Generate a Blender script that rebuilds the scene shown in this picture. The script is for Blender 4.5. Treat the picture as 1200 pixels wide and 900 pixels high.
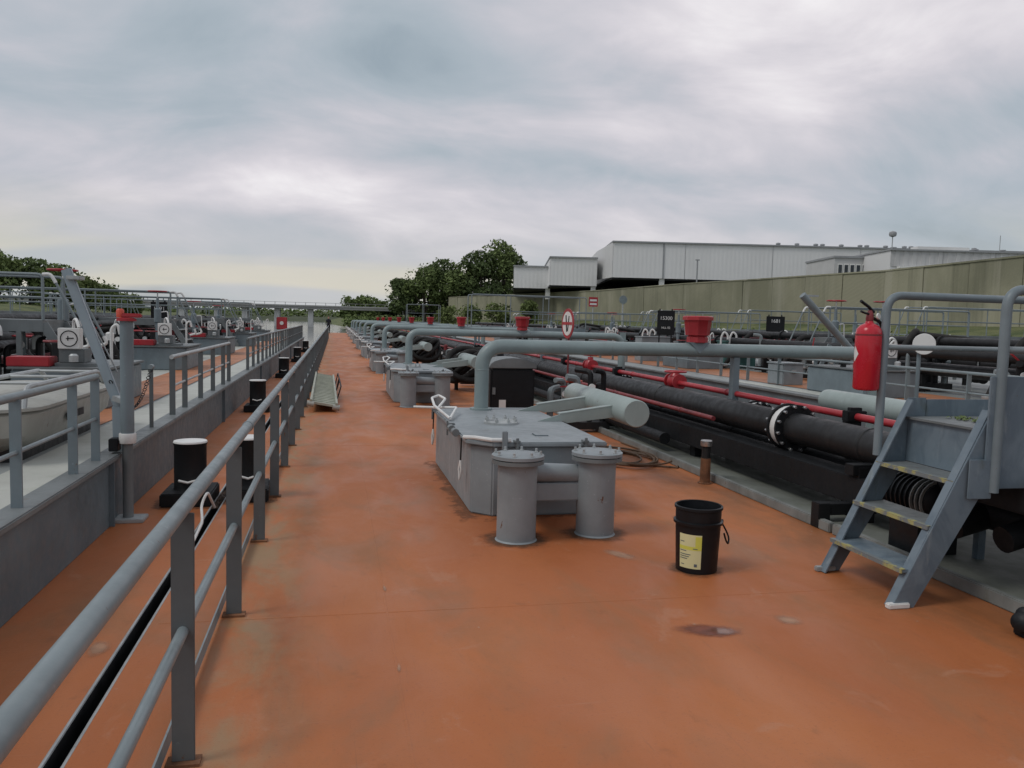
import bpy, bmesh, math, random
from mathutils import Vector, Matrix
R = math.radians
PI = math.pi
rnd = random.Random(7)
for o in list(bpy.data.objects):
    bpy.data.objects.remove(o)
scene = bpy.context.scene
COL = scene.collection

# ------------------------------------------------------------------ camera
CAM_H = 1.65
def camera():
    F, VX, VY, roll = 950.0, 393.0, 372.0, R(1.5)
    f = Vector(((VX - 600) / F, (VY - 450) / F, 1)).normalized()      # world +Y in camera axes (x right, y down, z forward)
    h = Vector((math.cos(roll), math.sin(roll), 0))
    down = f.cross(h).normalized()
    right = down.cross(f)
    rows = (right, f, -down)
    cx = Vector([r.x for r in rows]); cy = -Vector([r.y for r in rows]); cz = -Vector([r.z for r in rows])
    m = Matrix((cx, cy, cz)).transposed().to_4x4()
    m.translation = (0, 0, CAM_H)
    cd = bpy.data.cameras.new('camera'); co = bpy.data.objects.new('camera', cd)
    COL.objects.link(co); co.matrix_world = m
    cd.sensor_width = 36; cd.lens = F / 1200 * 36
    cd.clip_start = 0.05; cd.clip_end = 9000
    scene.camera = co
camera()
scene.render.resolution_x = 1024; scene.render.resolution_y = 768
scene.view_settings.view_transform = 'Standard'
scene.view_settings.look = 'None'
scene.view_settings.gamma = 1
scene.view_settings.exposure = 0.0

# ------------------------------------------------------------------ sky and sun
SUN_AZ, SUN_EL = R(-105), R(52)          # azimuth measured from +Y towards +X
def world():
    w = bpy.data.worlds.new('World'); scene.world = w; w.use_nodes = True
    nt = w.node_tree; N = nt.nodes; L = nt.links; N.clear()
    def n(t, **k):
        x = N.new(t)
        for a, b in k.items(): setattr(x, a, b)
        return x
    def mth(op, a, b=None, c=None):
        x = n('ShaderNodeMath', operation=op)
        for i, v in enumerate((a, b, c)):
            if v is None: continue
            if isinstance(v, (int, float)): x.inputs[i].default_value = v
            else: L.new(v, x.inputs[i])
        return x.outputs[0]
    out = n('ShaderNodeOutputWorld')
    sky = n('ShaderNodeTexSky', sky_type='NISHITA', sun_disc=False, sun_elevation=SUN_EL, sun_rotation=SUN_AZ)
    sky.air_density = 1.3; sky.dust_density = 2.5
    b1 = n('ShaderNodeBackground'); b1.inputs[1].default_value = 0.07; L.new(sky.outputs[0], b1.inputs[0])
    tc = n('ShaderNodeTexCoord'); sp = n('ShaderNodeSeparateXYZ'); L.new(tc.outputs['Generated'], sp.inputs[0])
    zz = mth('ADD', mth('MAXIMUM', sp.outputs[2], 0.0), 0.36)
    px = mth('DIVIDE', sp.outputs[0], zz); py = mth('DIVIDE', sp.outputs[1], zz)
    cb = n('ShaderNodeCombineXYZ'); L.new(px, cb.inputs[0]); L.new(py, cb.inputs[1])
    def noise(scale, detail, rough, off, sx=1.0, sy=1.0, dist=0.0):
        mp = n('ShaderNodeMapping'); mp.inputs['Location'].default_value = off; mp.inputs['Scale'].default_value = (sx, sy, 1)
        L.new(cb.outputs[0], mp.inputs[0])
        t = n('ShaderNodeTexNoise'); t.inputs['Scale'].default_value = scale; t.inputs['Detail'].default_value = detail
        t.inputs['Roughness'].default_value = rough; t.inputs['Distortion'].default_value = dist
        L.new(mp.outputs[0], t.inputs['Vector']); return t.outputs[0]
    big = noise(1.0, 5, 0.45, (CLX, CLY, 0), 0.9, 1.2, 0.25)
    fine = noise(3.0, 9, 0.58, (9.1, 4.4, 2), 0.8, 1.15, 0.5)
    tone = mth('ADD', mth('MULTIPLY', big, 0.72), mth('MULTIPLY', fine, 0.28))
    rp = n('ShaderNodeValToRGB'); rp.color_ramp.interpolation = 'B_SPLINE'
    e = rp.color_ramp.elements
    e[0].position = 0.34; e[0].color = (0.31, 0.38, 0.435, 1)
    e[1].position = 0.68; e[1].color = (0.97, 0.955, 0.965, 1)
    a = rp.color_ramp.elements.new(0.45); a.color = (0.42, 0.485, 0.545, 1)
    a = rp.color_ramp.elements.new(0.52); a.color = (0.535, 0.54, 0.595, 1)
    a = rp.color_ramp.elements.new(0.60); a.color = (0.74, 0.70, 0.745, 1)
    L.new(tone, rp.inputs[0])
    # low cloud breaks letting warm light through near the horizon
    low = n('ShaderNodeMapRange', interpolation_type='SMOOTHSTEP'); low.inputs[1].default_value = 0.16; low.inputs[2].default_value = 0.02
    L.new(sp.outputs[2], low.inputs[0])
    wm = n('ShaderNodeMix', data_type='RGBA'); L.new(mth('MULTIPLY', low.outputs[0], 0.75), wm.inputs[0]); L.new(rp.outputs[0], wm.inputs[6])
    wm.inputs[7].default_value = (0.53, 0.545, 0.55, 1)
    band = noise(1.3, 3, 0.5, (10.2, 2.0, 0), 0.35, 1.6, 0.3)
    bm = n('ShaderNodeMapRange', interpolation_type='SMOOTHSTEP'); bm.inputs[1].default_value = 0.50; bm.inputs[2].default_value = 0.62; L.new(band, bm.inputs[0])
    wm2 = n('ShaderNodeMix', data_type='RGBA'); L.new(mth('MULTIPLY', mth('MULTIPLY', bm.outputs[0], low.outputs[0]), 0.6), wm2.inputs[0])
    L.new(wm.outputs[2], wm2.inputs[6]); wm2.inputs[7].default_value = (0.74, 0.68, 0.53, 1)
    b2 = n('ShaderNodeBackground'); b2.inputs[1].default_value = 1.0; L.new(wm2.outputs[2], b2.inputs[0])
    cov = n('ShaderNodeMapRange', interpolation_type='SMOOTHSTEP'); cov.inputs[1].default_value = 0.30; cov.inputs[2].default_value = 0.42
    cov.inputs[3].default_value = 0.75; cov.inputs[4].default_value = 1.0; L.new(tone, cov.inputs[0])
    mx = n('ShaderNodeMixShader'); L.new(cov.outputs[0], mx.inputs[0]); L.new(b1.outputs[0], mx.inputs[1]); L.new(b2.outputs[0], mx.inputs[2])
    L.new(mx.outputs[0], out.inputs[0])
CLX, CLY = -14.2557, -19.2461
world()
sd = bpy.data.lights.new('sun', 'SUN'); sd.energy = 1.1; sd.angle = R(18); sd.color = (1.0, 0.96, 0.91)
so = bpy.data.objects.new('sun', sd); COL.objects.link(so)
sdir = Vector((math.sin(SUN_AZ) * math.cos(SUN_EL), math.cos(SUN_AZ) * math.cos(SUN_EL), math.sin(SUN_EL)))
so.rotation_euler = (-sdir).to_track_quat('-Z', 'Y').to_euler(); so.location = (20, 30, 60)

# ------------------------------------------------------------------ materials
MATS = {}
def srgb(r, g, b):
    def f(c):
        c /= 255.0
        return c / 12.92 if c <= 0.04045 else ((c + 0.055) / 1.055) ** 2.4
    return (f(r), f(g), f(b))
class NT:
    def __init__(s, name):
        m = bpy.data.materials.new(name); m.use_nodes = True; s.m = m
        s.t = m.node_tree; s.N = s.t.nodes; s.L = s.t.links
        s.b = s.N['Principled BSDF']; MATS[name] = m
        s.pos = s.N.new('ShaderNodeNewGeometry').outputs['Position']
    def n(s, t, **k):
        x = s.N.new(t)
        for a, b in k.items(): setattr(x, a, b)
        return x
    def noise(s, scale, detail=4, rough=.55, sc=(1, 1, 1), dist=0, off=(0, 0, 0)):
        mp = s.n('ShaderNodeMapping'); mp.inputs['Scale'].default_value = sc; mp.inputs['Location'].default_value = off
        s.L.new(s.pos, mp.inputs[0])
        x = s.n('ShaderNodeTexNoise'); x.inputs['Scale'].default_value = scale; x.inputs['Detail'].default_value = detail
        x.inputs['Roughness'].default_value = rough; x.inputs['Distortion'].default_value = dist
        s.L.new(mp.outputs[0], x.inputs['Vector']); return x.outputs[0]
    def ramp(s, v, a, b, lo=0., hi=1.):
        x = s.n('ShaderNodeMapRange', interpolation_type='SMOOTHSTEP')
        x.inputs[1].default_value = a; x.inputs[2].default_value = b; x.inputs[3].default_value = lo; x.inputs[4].default_value = hi
        s.L.new(v, x.inputs[0]); return x.outputs[0]
    def mul(s, a, b, op='MULTIPLY'):
        x = s.n('ShaderNodeMath', operation=op)
        for i, v in enumerate((a, b)):
            if isinstance(v, (int, float)): x.inputs[i].default_value = v
            else: s.L.new(v, x.inputs[i])
        return x.outputs[0]
    def mix(s, fac, a, b):
        x = s.n('ShaderNodeMix', data_type='RGBA')
        for i, v in ((0, fac), (6, a), (7, b)):
            if isinstance(v, (int, float)): x.inputs[i].default_value = v
            elif isinstance(v, tuple): x.inputs[i].default_value = (*v[:3], 1)
            else: s.L.new(v, x.inputs[i])
        return x.outputs[2]
    def bump(s, h, strength=.2, dist=.01):
        x = s.n('ShaderNodeBump'); x.inputs['Strength'].default_value = strength; x.inputs['Distance'].default_value = dist
        s.L.new(h, x.inputs['Height']); s.L.new(x.outputs[0], s.b.inputs['Normal'])
    def col(s, c):
        if isinstance(c, tuple): s.b.inputs['Base Color'].default_value = (*c[:3], 1)
        else: s.L.new(c, s.b.inputs['Base Color'])
    def rough(s, r):
        if isinstance(r, (int, float)): s.b.inputs['Roughness'].default_value = r
        else: s.L.new(r, s.b.inputs['Roughness'])
def scl(c, k): return tuple(min(1, x * k) for x in c)
def paint(name, c, rough=.5, var=.16, grime=.25, gcol=(.06, .05, .04), rust=0., metal=0., scale=2.0, bump=.12, streak=True):
    m = NT(name)
    big = m.noise(scale, 5, .6)
    base = m.mix(m.ramp(big, .3, .7), scl(c, 1 - var), scl(c, 1 + var))
    st = m.noise(scale * 3.5, 5, .65, (1, 1, .12) if streak else (1, 1, 1))
    base = m.mix(m.mul(m.ramp(st, .52, .78), grime), base, gcol)
    if rust:
        rn = m.noise(scale * 5, 6, .7, (1, 1, .55), off=(3, 7, 1))
        base = m.mix(m.ramp(rn, .70 - rust * .25, .74 - rust * .25), base, (.13, .055, .025))
        run = m.mul(m.ramp(m.noise(scale * 7, 4, .6, (1, 1, .05), off=(2, 5, 8)), .60, .74), m.ramp(m.noise(scale * 1.1, 3, .5, off=(6, 1, 4)), .48, .62))
        base = m.mix(m.mul(run, min(.7, rust * 4)), base, (.15, .085, .05))
        ch = m.noise(scale * 14, 5, .65, off=(1, 8, 3)); base = m.mix(m.mul(m.ramp(ch, .66, .69), .55), base, scl(c, 1.5))
    m.col(base); m.b.inputs['Metallic'].default_value = metal
    m.rough(m.ramp(m.noise(scale * 6, 4, .6), .2, .8, max(.05, rough - .14), min(1, rough + .16)))
    m.bump(m.noise(38, 4, .6), bump, .004)
    if max(c) < .04: m.b.inputs['Specular IOR Level'].default_value = .3
    return m.m
paint('grey_paint', (.235, .262, .275), .5, .12, .28, rust=.12)
paint('hull_grey', (.105, .138, .155), .5, .16, .3)
paint('coaming_grey', (.15, .165, .168), .5, .18, .35, gcol=(.06, .055, .05), rust=.08)
paint('rail_paint', (.19, .225, .235), .42, .12, .2, rust=.10)
paint('post_paint', (.105, .118, .122), .5, .12, .25, rust=.12)
paint('blue_grey', (.165, .205, .225), .45, .14, .25, rust=.12)
paint('boom_paint', (.27, .325, .36), .45, .08, .15)
paint('pipe_green', (.225, .28, .282), .42, .1, .22, rust=.08)
paint('drum_paint', (.30, .355, .34), .42, .08, .18, rust=.06)
paint('black_paint', (.008, .009, .0105), .6, .3, .10, gcol=(.04, .037, .035))
paint('dark_pipe', (.017, .0175, .0185), .5, .25, .22, gcol=(.08, .075, .07), bump=.05)
paint('black_plastic', (.007, .0085, .0105), .45, .2, .06, gcol=(.06, .055, .05), streak=False)
paint('rubber', (.02, .019, .018), .75, .3, .2, gcol=(.09, .07, .05))
paint('red_paint', (.36, .024, .032), .4, .14, .2, gcol=(.10, .03, .025))
paint('red_dull', (.20, .028, .032), .5, .18, .3, gcol=(.10, .04, .03), rust=.15)
paint('orange_red', (.55, .07, .035), .45, .14, .2, gcol=(.15, .04, .03))
paint('fire_red', (.48, .013, .028), .22, .04, .04, gcol=(.2, .02, .02), bump=.03)
paint('white_paint', (.68, .68, .66), .45, .06, .25, gcol=(.3, .28, .24), rust=.06)
paint('cream_paint', (.36, .36, .325), .5, .1, .4, gcol=(.2, .18, .13), rust=.10)
paint('label_yellow', (.62, .62, .10), .5, .03, .03)
paint('label_pale', (.66, .65, .36), .5, .05, .06)
paint('rust', (.17, .075, .035), .85, .35, .4, gcol=(.05, .03, .02), scale=9, bump=.5, streak=False)
paint('steel', (.42, .42, .42), .32, .12, .25, metal=.85, scale=6)
paint('galvanised', (.40, .42, .42), .48, .14, .3, metal=.35, gcol=(.15, .14, .12), scale=5)
paint('aluminium', (.40, .41, .34), .55, .12, .35, gcol=(.18, .17, .12), metal=.15, scale=4)
paint('hose_brown', (.12, .075, .045), .7, .25, .3)
paint('teal_paint', (.06, .15, .14), .5, .15, .25)
paint('tray_floor', (.155, .165, .145), .6, .22, .55, gcol=(.085, .10, .05), scale=1.2, streak=False, bump=.3)
paint('tray_edge', (.20, .21, .20), .6, .25, .5, gcol=(.07, .075, .04), rust=.2, scale=3)
paint('neighbour_deck', (.25, .27, .265), .5, .12, .4, gcol=(.14, .15, .12), scale=.8, streak=False)
paint('deck_margin', (.43, .44, .40), .55, .1, .45, gcol=(.25, .28, .20), scale=1.0, streak=False)
paint('lane_orange', (.38, .15, .065), .55, .15, .4, gcol=(.22, .16, .11), scale=1.2, streak=False)
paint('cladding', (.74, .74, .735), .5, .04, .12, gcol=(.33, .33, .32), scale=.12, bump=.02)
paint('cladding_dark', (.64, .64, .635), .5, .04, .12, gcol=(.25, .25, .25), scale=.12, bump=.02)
paint('depot_grey', (.52, .52, .515), .6, .08, .3, gcol=(.25, .25, .24), scale=.3)
paint('roof_trim', (.30, .31, .32), .5, .05, .1)
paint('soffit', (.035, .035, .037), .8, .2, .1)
paint('bridge_concrete', (.38, .38, .37), .8, .1, .3, scale=.1)
paint('pier_white', (.72, .72, .70), .8, .1, .2, scale=.2)
paint('bark', (.05, .04, .03), .9, .25, .2, bump=.5)
paint('cloth_dark', (.018, .02, .028), .85, .2, .05)
paint('skin', (.45, .27, .20), .6, .06, .05)
paint('hair', (.02, .015, .012), .7, .2, .02)
paint('window_glass', (.03, .04, .05), .08, .1, .02)
paint('yellow_cladding', (.55, .50, .10), .5, .05, .1)

def worn():
    m = NT('yellow_edge')
    w = m.ramp(m.noise(9, 6, .65, (1, 1, 1), .4), .42, .52)
    m.col(m.mix(w, m.mix(m.noise(30, 3), (.33, .31, .12), (.42, .39, .16)), (.17, .19, .195))); m.rough(.6); m.bump(w, .3, .003)
    m = NT('stair_paint')
    n1 = m.ramp(m.noise(4.5, 6, .6, (1, 1, .7), .8), .42, .60)
    c = m.mix(n1, (.155, .200, .235), (.115, .155, .190))
    c = m.mix(m.mul(m.ramp(m.noise(11, 6, .7, (1, 1, .25), .3, (3, 1, 0)), .56, .70), .6), c, (.24, .28, .30))
    c = m.mix(m.mul(m.ramp(m.noise(6, 6, .65, (1, 1, .35), .3, (8, 4, 2)), .60, .72), .5), c, (.085, .10, .075))
    c = m.mix(m.ramp(m.noise(16, 6, .7, off=(5, 2, 9)), .70, .73), c, (.12, .055, .03))
    m.col(c); m.rough(m.ramp(m.noise(9, 4), .3, .7, .4, .7)); m.bump(m.noise(30, 4, .6), .15, .004)
worn()
def deck_material():
    m = NT('deck_orange')
    big = m.noise(.55, 5, .55, (1.1, .45, 1), .4)
    c = m.mix(m.ramp(big, .32, .68), (.375, .112, .034), (.455, .155, .051))
    c = m.mix(m.mul(m.ramp(m.noise(1.7, 6, .62, (1, .5, 1), .6, (4, 1, 0)), .46, .72), .62), c, (.28, .130, .058))    # brown grime
    c = m.mix(m.mul(m.ramp(m.noise(6.5, 6, .7, (1, .7, 1), .3, (1, 9, 0)), .58, .76), .30), c, (.15, .065, .028))
    c = m.mix(m.mul(m.ramp(m.noise(2.4, 7, .7, (1, .8, 1), .8, (8, 2, 0)), .58, .68), .38), c, (.44, .215, .125))   # chalky scuffs
    # trodden dirt beside the railing
    sx = m.n('ShaderNodeSeparateXYZ'); m.L.new(m.pos, sx.inputs[0])
    near = m.mul(m.ramp(sx.outputs[0], .02, -.45), m.ramp(sx.outputs[0], -.75, -.5))
    dn = m.ramp(m.noise(3.2, 6, .65, (1, .45, 1), .5, (2, 2, 0)), .38, .66)
    c = m.mix(m.mul(m.mul(near, dn), .9), c, (.30, .20, .11))
    near2 = m.mul(m.ramp(sx.outputs[0], 2.9, 3.8), m.ramp(m.noise(1.6, 5, .6, (1, .5, 1), .5, (7, 5, 0)), .40, .62))
    c = m.mix(m.mul(near2, .55), c, (.17, .075, .03))
    c = m.mix(m.mul(m.ramp(m.noise(60, 3, .6), .56, .72), .30), c, (.22, .08, .045))
    vo = m.n('ShaderNodeTexVoronoi'); vo.inputs['Scale'].default_value = 5.5; m.L.new(m.pos, vo.inputs['Vector'])
    chip = m.mul(m.ramp(vo.outputs['Distance'], .055, .035), m.ramp(m.noise(2.0, 2, .5, off=(5, 8, 0)), .56, .60))
    c = m.mix(m.mul(chip, .7), c, (.40, .32, .26))
    sc = m.noise(2.2, 6, .75, (9, .35, 1), 1.2, (1, 4, 0))
    c = m.mix(m.mul(m.ramp(sc, .62, .70), .28), c, (.17, .085, .045))
    sc = m.noise(1.8, 6, .75, (.5, 7, 1), 1.5, (6, 4, 0))
    c = m.mix(m.mul(m.ramp(sc, .63, .70), .22), c, (.44, .24, .15))
    m.col(c)
    m.rough(m.ramp(m.noise(2.1, 5, .6, (1, .5, 1), .4), .3, .7, .44, .70)); m.b.inputs['Specular IOR Level'].default_value = .42
    m.bump(m.mul(m.mul(m.noise(110, 4, .7), .45), m.mul(m.noise(.9, 2, .4), 5.0), 'ADD'), .30, .009)
deck_material()
def stripes_concrete():
    m = NT('concrete_wall')
    c = m.mix(m.ramp(m.noise(.12, 5, .6, (1, 1, 1)), .35, .65), (.215, .212, .145), (.315, .305, .215))
    c = m.mix(m.mul(m.ramp(m.noise(.5, 6, .65, (1, 1, .06)), .5, .75), .6), c, (.085, .088, .055))
    c = m.mix(m.mul(m.ramp(m.noise(.35, 6, .65, (1, 1, .05), 0, (9, 3, 0)), .50, .70), .6), c, (.42, .40, .32))
    m.col(c); m.rough(.9); m.bump(m.noise(5, 5, .6), .4, .05)
    m = NT('concrete_ribbed')
    mp = m.n('ShaderNodeMapping'); mp.inputs['Rotation'].default_value = (R(25), 0, 0)
    m.L.new(m.pos, mp.inputs[0])
    wv = m.n('ShaderNodeTexWave', bands_direction='Z'); wv.inputs['Scale'].default_value = .9; wv.inputs['Distortion'].default_value = 6
    wv.inputs['Detail'].default_value = 3; wv.inputs['Detail Scale'].default_value = .6
    m.L.new(mp.outputs[0], wv.inputs[0])
    c = m.mix(m.ramp(m.noise(.12, 5, .6), .35, .65), (.20, .198, .135), (.285, .275, .195))
    c = m.mix(m.mul(m.mul(m.ramp(wv.outputs[1], .55, .95), m.ramp(m.noise(.2, 4, .6), .4, .62)), .20), c, (.16, .158, .115))
    c = m.mix(m.mul(m.ramp(m.noise(.5, 6, .65, (1, 1, .06)), .5, .75), .6), c, (.085, .088, .055)); c = m.mix(m.mul(m.ramp(m.noise(.3, 6, .65, (1, 1, .10), 0, (9, 3, 0)), .52, .70), .5), c, (.38, .365, .29)); m.col(c); m.rough(.9); m.bump(wv.outputs[1], .12, .03)
stripes_concrete()
def nature():
    m = NT('grass')
    c = m.mix(m.ramp(m.noise(.35, 5, .65), .35, .65), (.06, .085, .028), (.15, .16, .065)); m.col(c); m.rough(.95); m.bump(m.noise(3, 5, .7), .8, .2)
    m = NT('terrain')
    c = m.mix(m.ramp(m.noise(.05, 5, .65), .35, .65), (.04, .055, .025), (.075, .085, .045)); m.col(c); m.rough(.95)
    for nm, a, b in (('leaf_dark', (.045, .07, .025), (.10, .135, .05)), ('leaf_mid', (.06, .092, .03), (.135, .175, .06)), ('leaf_light', (.07, .10, .032), (.14, .17, .06))):
        m = NT(nm)
        gi = [q for q in m.N if q.bl_idname == 'ShaderNodeNewGeometry'][0].outputs['Random Per Island']; c = m.mix(m.mul(m.mul(m.ramp(m.noise(.5, 4, .6), .3, .7), .65), m.mul(gi, .5), 'ADD'), a, scl(b, 1.25)); m.col(c); m.rough(.75)
        m.b.inputs['Specular IOR Level'].default_value = .25
    m = NT('water')
    m.col((.045, .055, .05)); m.rough(.12)
    m.bump(m.mul(m.noise(1.1, 4, .6, (1, .5, 1)), m.mul(m.noise(.12, 3, .5), 1.5), 'ADD'), .14, .12)
nature()

# ------------------------------------------------------------------ mesh helpers
class MB:
    def __init__(s): s.v = []; s.f = []
    def add(s, vs, fs):
        o = len(s.v); s.v += [tuple(p) for p in vs]; s.f += [tuple(i + o for i in f) for f in fs]; return s
    def bx(s, x0, x1, y0, y1, z0, z1, m=None):
        vs = [(x, y, z) for z in (z0, z1) for y in (y0, y1) for x in (x0, x1)]
        if m is not None: vs = [tuple(m @ Vector(p)) for p in vs]
        return s.add(vs, [(0, 2, 3, 1), (4, 5, 7, 6), (0, 1, 5, 4), (2, 6, 7, 3), (1, 3, 7, 5), (0, 4, 6, 2)])
    def bar(s, p0, p1, w, t, up=(0, 0, 1)):
        # rectangular bar from p0 to p1: w across (perpendicular to up), t along up
        p0 = Vector(p0); p1 = Vector(p1); d = (p1 - p0).normalized(); a = d.cross(Vector(up)).normalized(); b = a.cross(d)
        vs = []
        for p in (p0, p1):
            for i, j in ((-1, -1), (1, -1), (1, 1), (-1, 1)): vs.append(p + a * (i * w / 2) + b * (j * t / 2))
        return s.add(vs, [(3, 2, 1, 0), (4, 5, 6, 7), (0, 1, 5, 4), (1, 2, 6, 5), (2, 3, 7, 6), (3, 0, 4, 7)])
    def tube(s, pts, r, n=10, caps=True, closed=False):
        pts = [Vector(p) for p in pts]; k = len(pts)
        rr = r if isinstance(r, (list, tuple)) else [r] * k
        tan = []
        for i in range(k):
            a = pts[i - 1] if (i or closed) else pts[i]; b = pts[(i + 1) % k] if (i < k - 1 or closed) else pts[i]
            tan.append((b - a).normalized())
        t0 = tan[0]; u = t0.cross(Vector((0, 0, 1)))
        if u.length < 1e-3: u = t0.cross(Vector((0, 1, 0)))
        u.normalize(); vs = []
        for i in range(k):
            t = tan[i]; u = (u - t * u.dot(t)); u.normalize(); w = t.cross(u)
            for j in range(n):
                a = 2 * PI * j / n; vs.append(pts[i] + (u * math.cos(a) + w * math.sin(a)) * rr[i])
        fs = []
        for i in range(k if closed else k - 1):
            for j in range(n):
                a = i * n + j; b = i * n + (j + 1) % n; c = ((i + 1) % k) * n + (j + 1) % n; d = ((i + 1) % k) * n + j
                fs.append((a, b, c, d))
        if caps and not closed:
            fs.append(tuple(reversed(range(n)))); fs.append(tuple((k - 1) * n + j for j in range(n)))
        return s.add(vs, fs)
    def cyl(s, p0, p1, r, n=16): return s.tube([p0, p1], r, n)
    def lathe(s, prof, n=24, c=(0, 0, 0), axis=(0, 0, 1), caps=True):
        q = Vector((0, 0, 1)).rotation_difference(Vector(axis)).to_matrix(); c = Vector(c); vs = []
        for r, z in prof:
            for j in range(n):
                a = 2 * PI * j / n; vs.append(c + q @ Vector((r * math.cos(a), r * math.sin(a), z)))
        fs = []
        for i in range(len(prof) - 1):
            for j in range(n):
                fs.append((i * n + j, i * n + (j + 1) % n, (i + 1) * n + (j + 1) % n, (i + 1) * n + j))
        if caps and prof[0][0] > 1e-6: fs.append(tuple(reversed(range(n))))
        if caps and prof[-1][0] > 1e-6: fs.append(tuple((len(prof) - 1) * n + j for j in range(n)))
        return s.add(vs, fs)
    def ring(s, c, normal, Rr, r, n=28, m=8):
        q = Vector((0, 0, 1)).rotation_difference(Vector(normal)).to_matrix(); c = Vector(c)
        return s.tube([c + q @ Vector((Rr * math.cos(2 * PI * i / n), Rr * math.sin(2 * PI * i / n), 0)) for i in range(n)], r, m, closed=True)
    def prism(s, pts, ex):
        # polygon (3d points, planar) extruded by vector ex
        k = len(pts); ex = Vector(ex); vs = [Vector(p) for p in pts] + [Vector(p) + ex for p in pts]
        return s.add(vs, [tuple(reversed(range(k))), tuple(range(k, 2 * k))] + [(i, (i + 1) % k, k + (i + 1) % k, k + i) for i in range(k)])
    def mesh(s, name, mat, bevel=0, smooth=40, seg=2):
        me = bpy.data.meshes.new(name); me.from_pydata(s.v, [], s.f); me.update()
        bm = bmesh.new(); bm.from_mesh(me)
        bmesh.ops.recalc_face_normals(bm, faces=bm.faces)
        if bevel:
            bm.normal_update()
            ed = [e for e in bm.edges if len(e.link_faces) == 2 and e.calc_face_angle(0) > R(30)]
            bmesh.ops.bevel(bm, geom=ed, offset=bevel, segments=seg, affect='EDGES', clamp_overlap=True)
        bm.to_mesh(me); bm.free()
        if smooth:
            me.shade_smooth(); me.set_sharp_from_angle(angle=R(smooth))
        me.materials.append(MATS[mat]); return me
    def build(s, name, mat, parent=None, bevel=0, smooth=40, seg=2):
        return link(name, s.mesh(name, mat, bevel, smooth, seg), parent)
def link(name, data, parent=None):
    o = bpy.data.objects.new(name, data); COL.objects.link(o)
    if parent is not None: o.parent = parent
    return o
def thing(name, label, cat, loc=(0, 0, 0), rz=0, group=None):
    o = bpy.data.objects.new(name, None); COL.objects.link(o); o.location = loc; o.rotation_euler = (0, 0, rz)
    o.empty_display_size = .1
    return tag(o, label, cat, group)
def tag(o, label, cat, group=None, kind=None):
    o['label'] = label; o['category'] = cat
    if group: o['group'] = group
    if kind: o['kind'] = kind
    return o
def struct(o, kind='structure'):
    o['kind'] = kind; return o
def copy_tree(o, parent=None):
    c = o.copy(); COL.objects.link(c); c.parent = parent
    for ch in list(o.children): copy_tree(ch, c)
    return c
def place(proto, used, loc, label, rz=None, group=None):
    o = proto if not used else copy_tree(proto)
    o.location = loc; o['label'] = label
    if rz is not None: o.rotation_euler = (0, 0, rz)
    if group: o['group'] = group
    return o
def fillet(pts, r, seg=6):
    pts = [Vector(p) for p in pts]; out = [pts[0]]
    for i in range(1, len(pts) - 1):
        p = pts[i]; a = (pts[i - 1] - p); b = (pts[i + 1] - p); rr = min(r, a.length * .49, b.length * .49)
        a = p + a.normalized() * rr; b = p + b.normalized() * rr
        for k in range(seg + 1):
            t = k / seg; out.append(a * (1 - t) ** 2 + p * (2 * t * (1 - t)) + b * t * t)
    out.append(pts[-1]); return out
ORD = ['nearest', 'second', 'third', 'fourth', 'fifth', 'sixth', 'seventh', 'eighth', 'ninth', 'tenth', 'eleventh', 'twelfth']
def ordn(i): return ORD[i] if i < len(ORD) else str(i + 1) + 'th'

# ================================================================== the setting
# water out to the horizon
struct(MB().add([(-4500, -600, -1.45), (4500, -600, -1.45), (4500, 8000, -1.45), (-4500, 8000, -1.45)], [(0, 1, 2, 3)]).build('water', 'water'))
# banks: one terrain strip on each side and one beyond the bridge
def terrain(name, rows, mat):
    # rows: list of polylines with equal point counts
    k = len(rows[0]); vs = [p for r in rows for p in r]
    fs = [(i * k + j, i * k + j + 1, (i + 1) * k + j + 1, (i + 1) * k + j) for i in range(len(rows) - 1) for j in range(k - 1)]
    return struct(MB().add(vs, fs).build(name, mat))
ys = [-60, -20, 20, 44, 59, 78, 89, 116, 141, 190, 260, 400, 800]
wx = [43, 43, 42.6, 42.5, 44.1, 41.7, 39.8, 38.1, 32.4, 26, 19, 12, 0]
def j(s): return rnd.uniform(-s, s)
terrain('grass_bank', [[(x - 15 + j(.6), y, -1.6) for x, y in zip(wx, ys)], [(x - 9 + j(.6), y, .3 + j(.2)) for x, y in zip(wx, ys)],
                       [(x - 4, y, 1.55 + j(.15)) for x, y in zip(wx, ys)], [(x + .5, y, 2.25) for x, y in zip(wx, ys)]], 'grass')
terrain('upper_ground', [[(x + .45, y, 5.9) for x, y in zip(wx, ys)], [(x + 300, y, 6.0) for x, y in zip(wx, ys)]], 'terrain')
terrain('left_bank', [[(-30, -60, -1.6), (-31, 60, -1.6), (-33, 150, -1.6), (-50, 240, -1.6), (-70, 400, -1.6), (-90, 900, -1.6)],
                      [(-36, -60, .9), (-37, 60, 1.1), (-38, 150, 1.3), (-56, 240, 1.0), (-78, 400, 1.2), (-95, 900, 1.2)],
                      [(-48, -60, 2.2), (-48, 60, 2.3), (-48, 150, 2.4), (-66, 240, 2.2), (-90, 400, 2.2), (-110, 900, 2.2)],
                      [(-800, -60, 4), (-800, 60, 4), (-800, 150, 4), (-800, 240, 4), (-800, 400, 4), (-800, 900, 4)]], 'grass')
terrain('far_bank', [[(-1500, 640, -1.6), (-60, 560, -1.6), (60, 520, -1.6), (1500, 600, -1.6)],
                     [(-1500, 660, 2), (-60, 575, 1.5), (60, 535, 1.5), (1500, 620, 2)],
                     [(-1500, 1800, 16), (-60, 1800, 14), (60, 1800, 14), (1500, 1800, 16)]], 'terrain')

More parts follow.
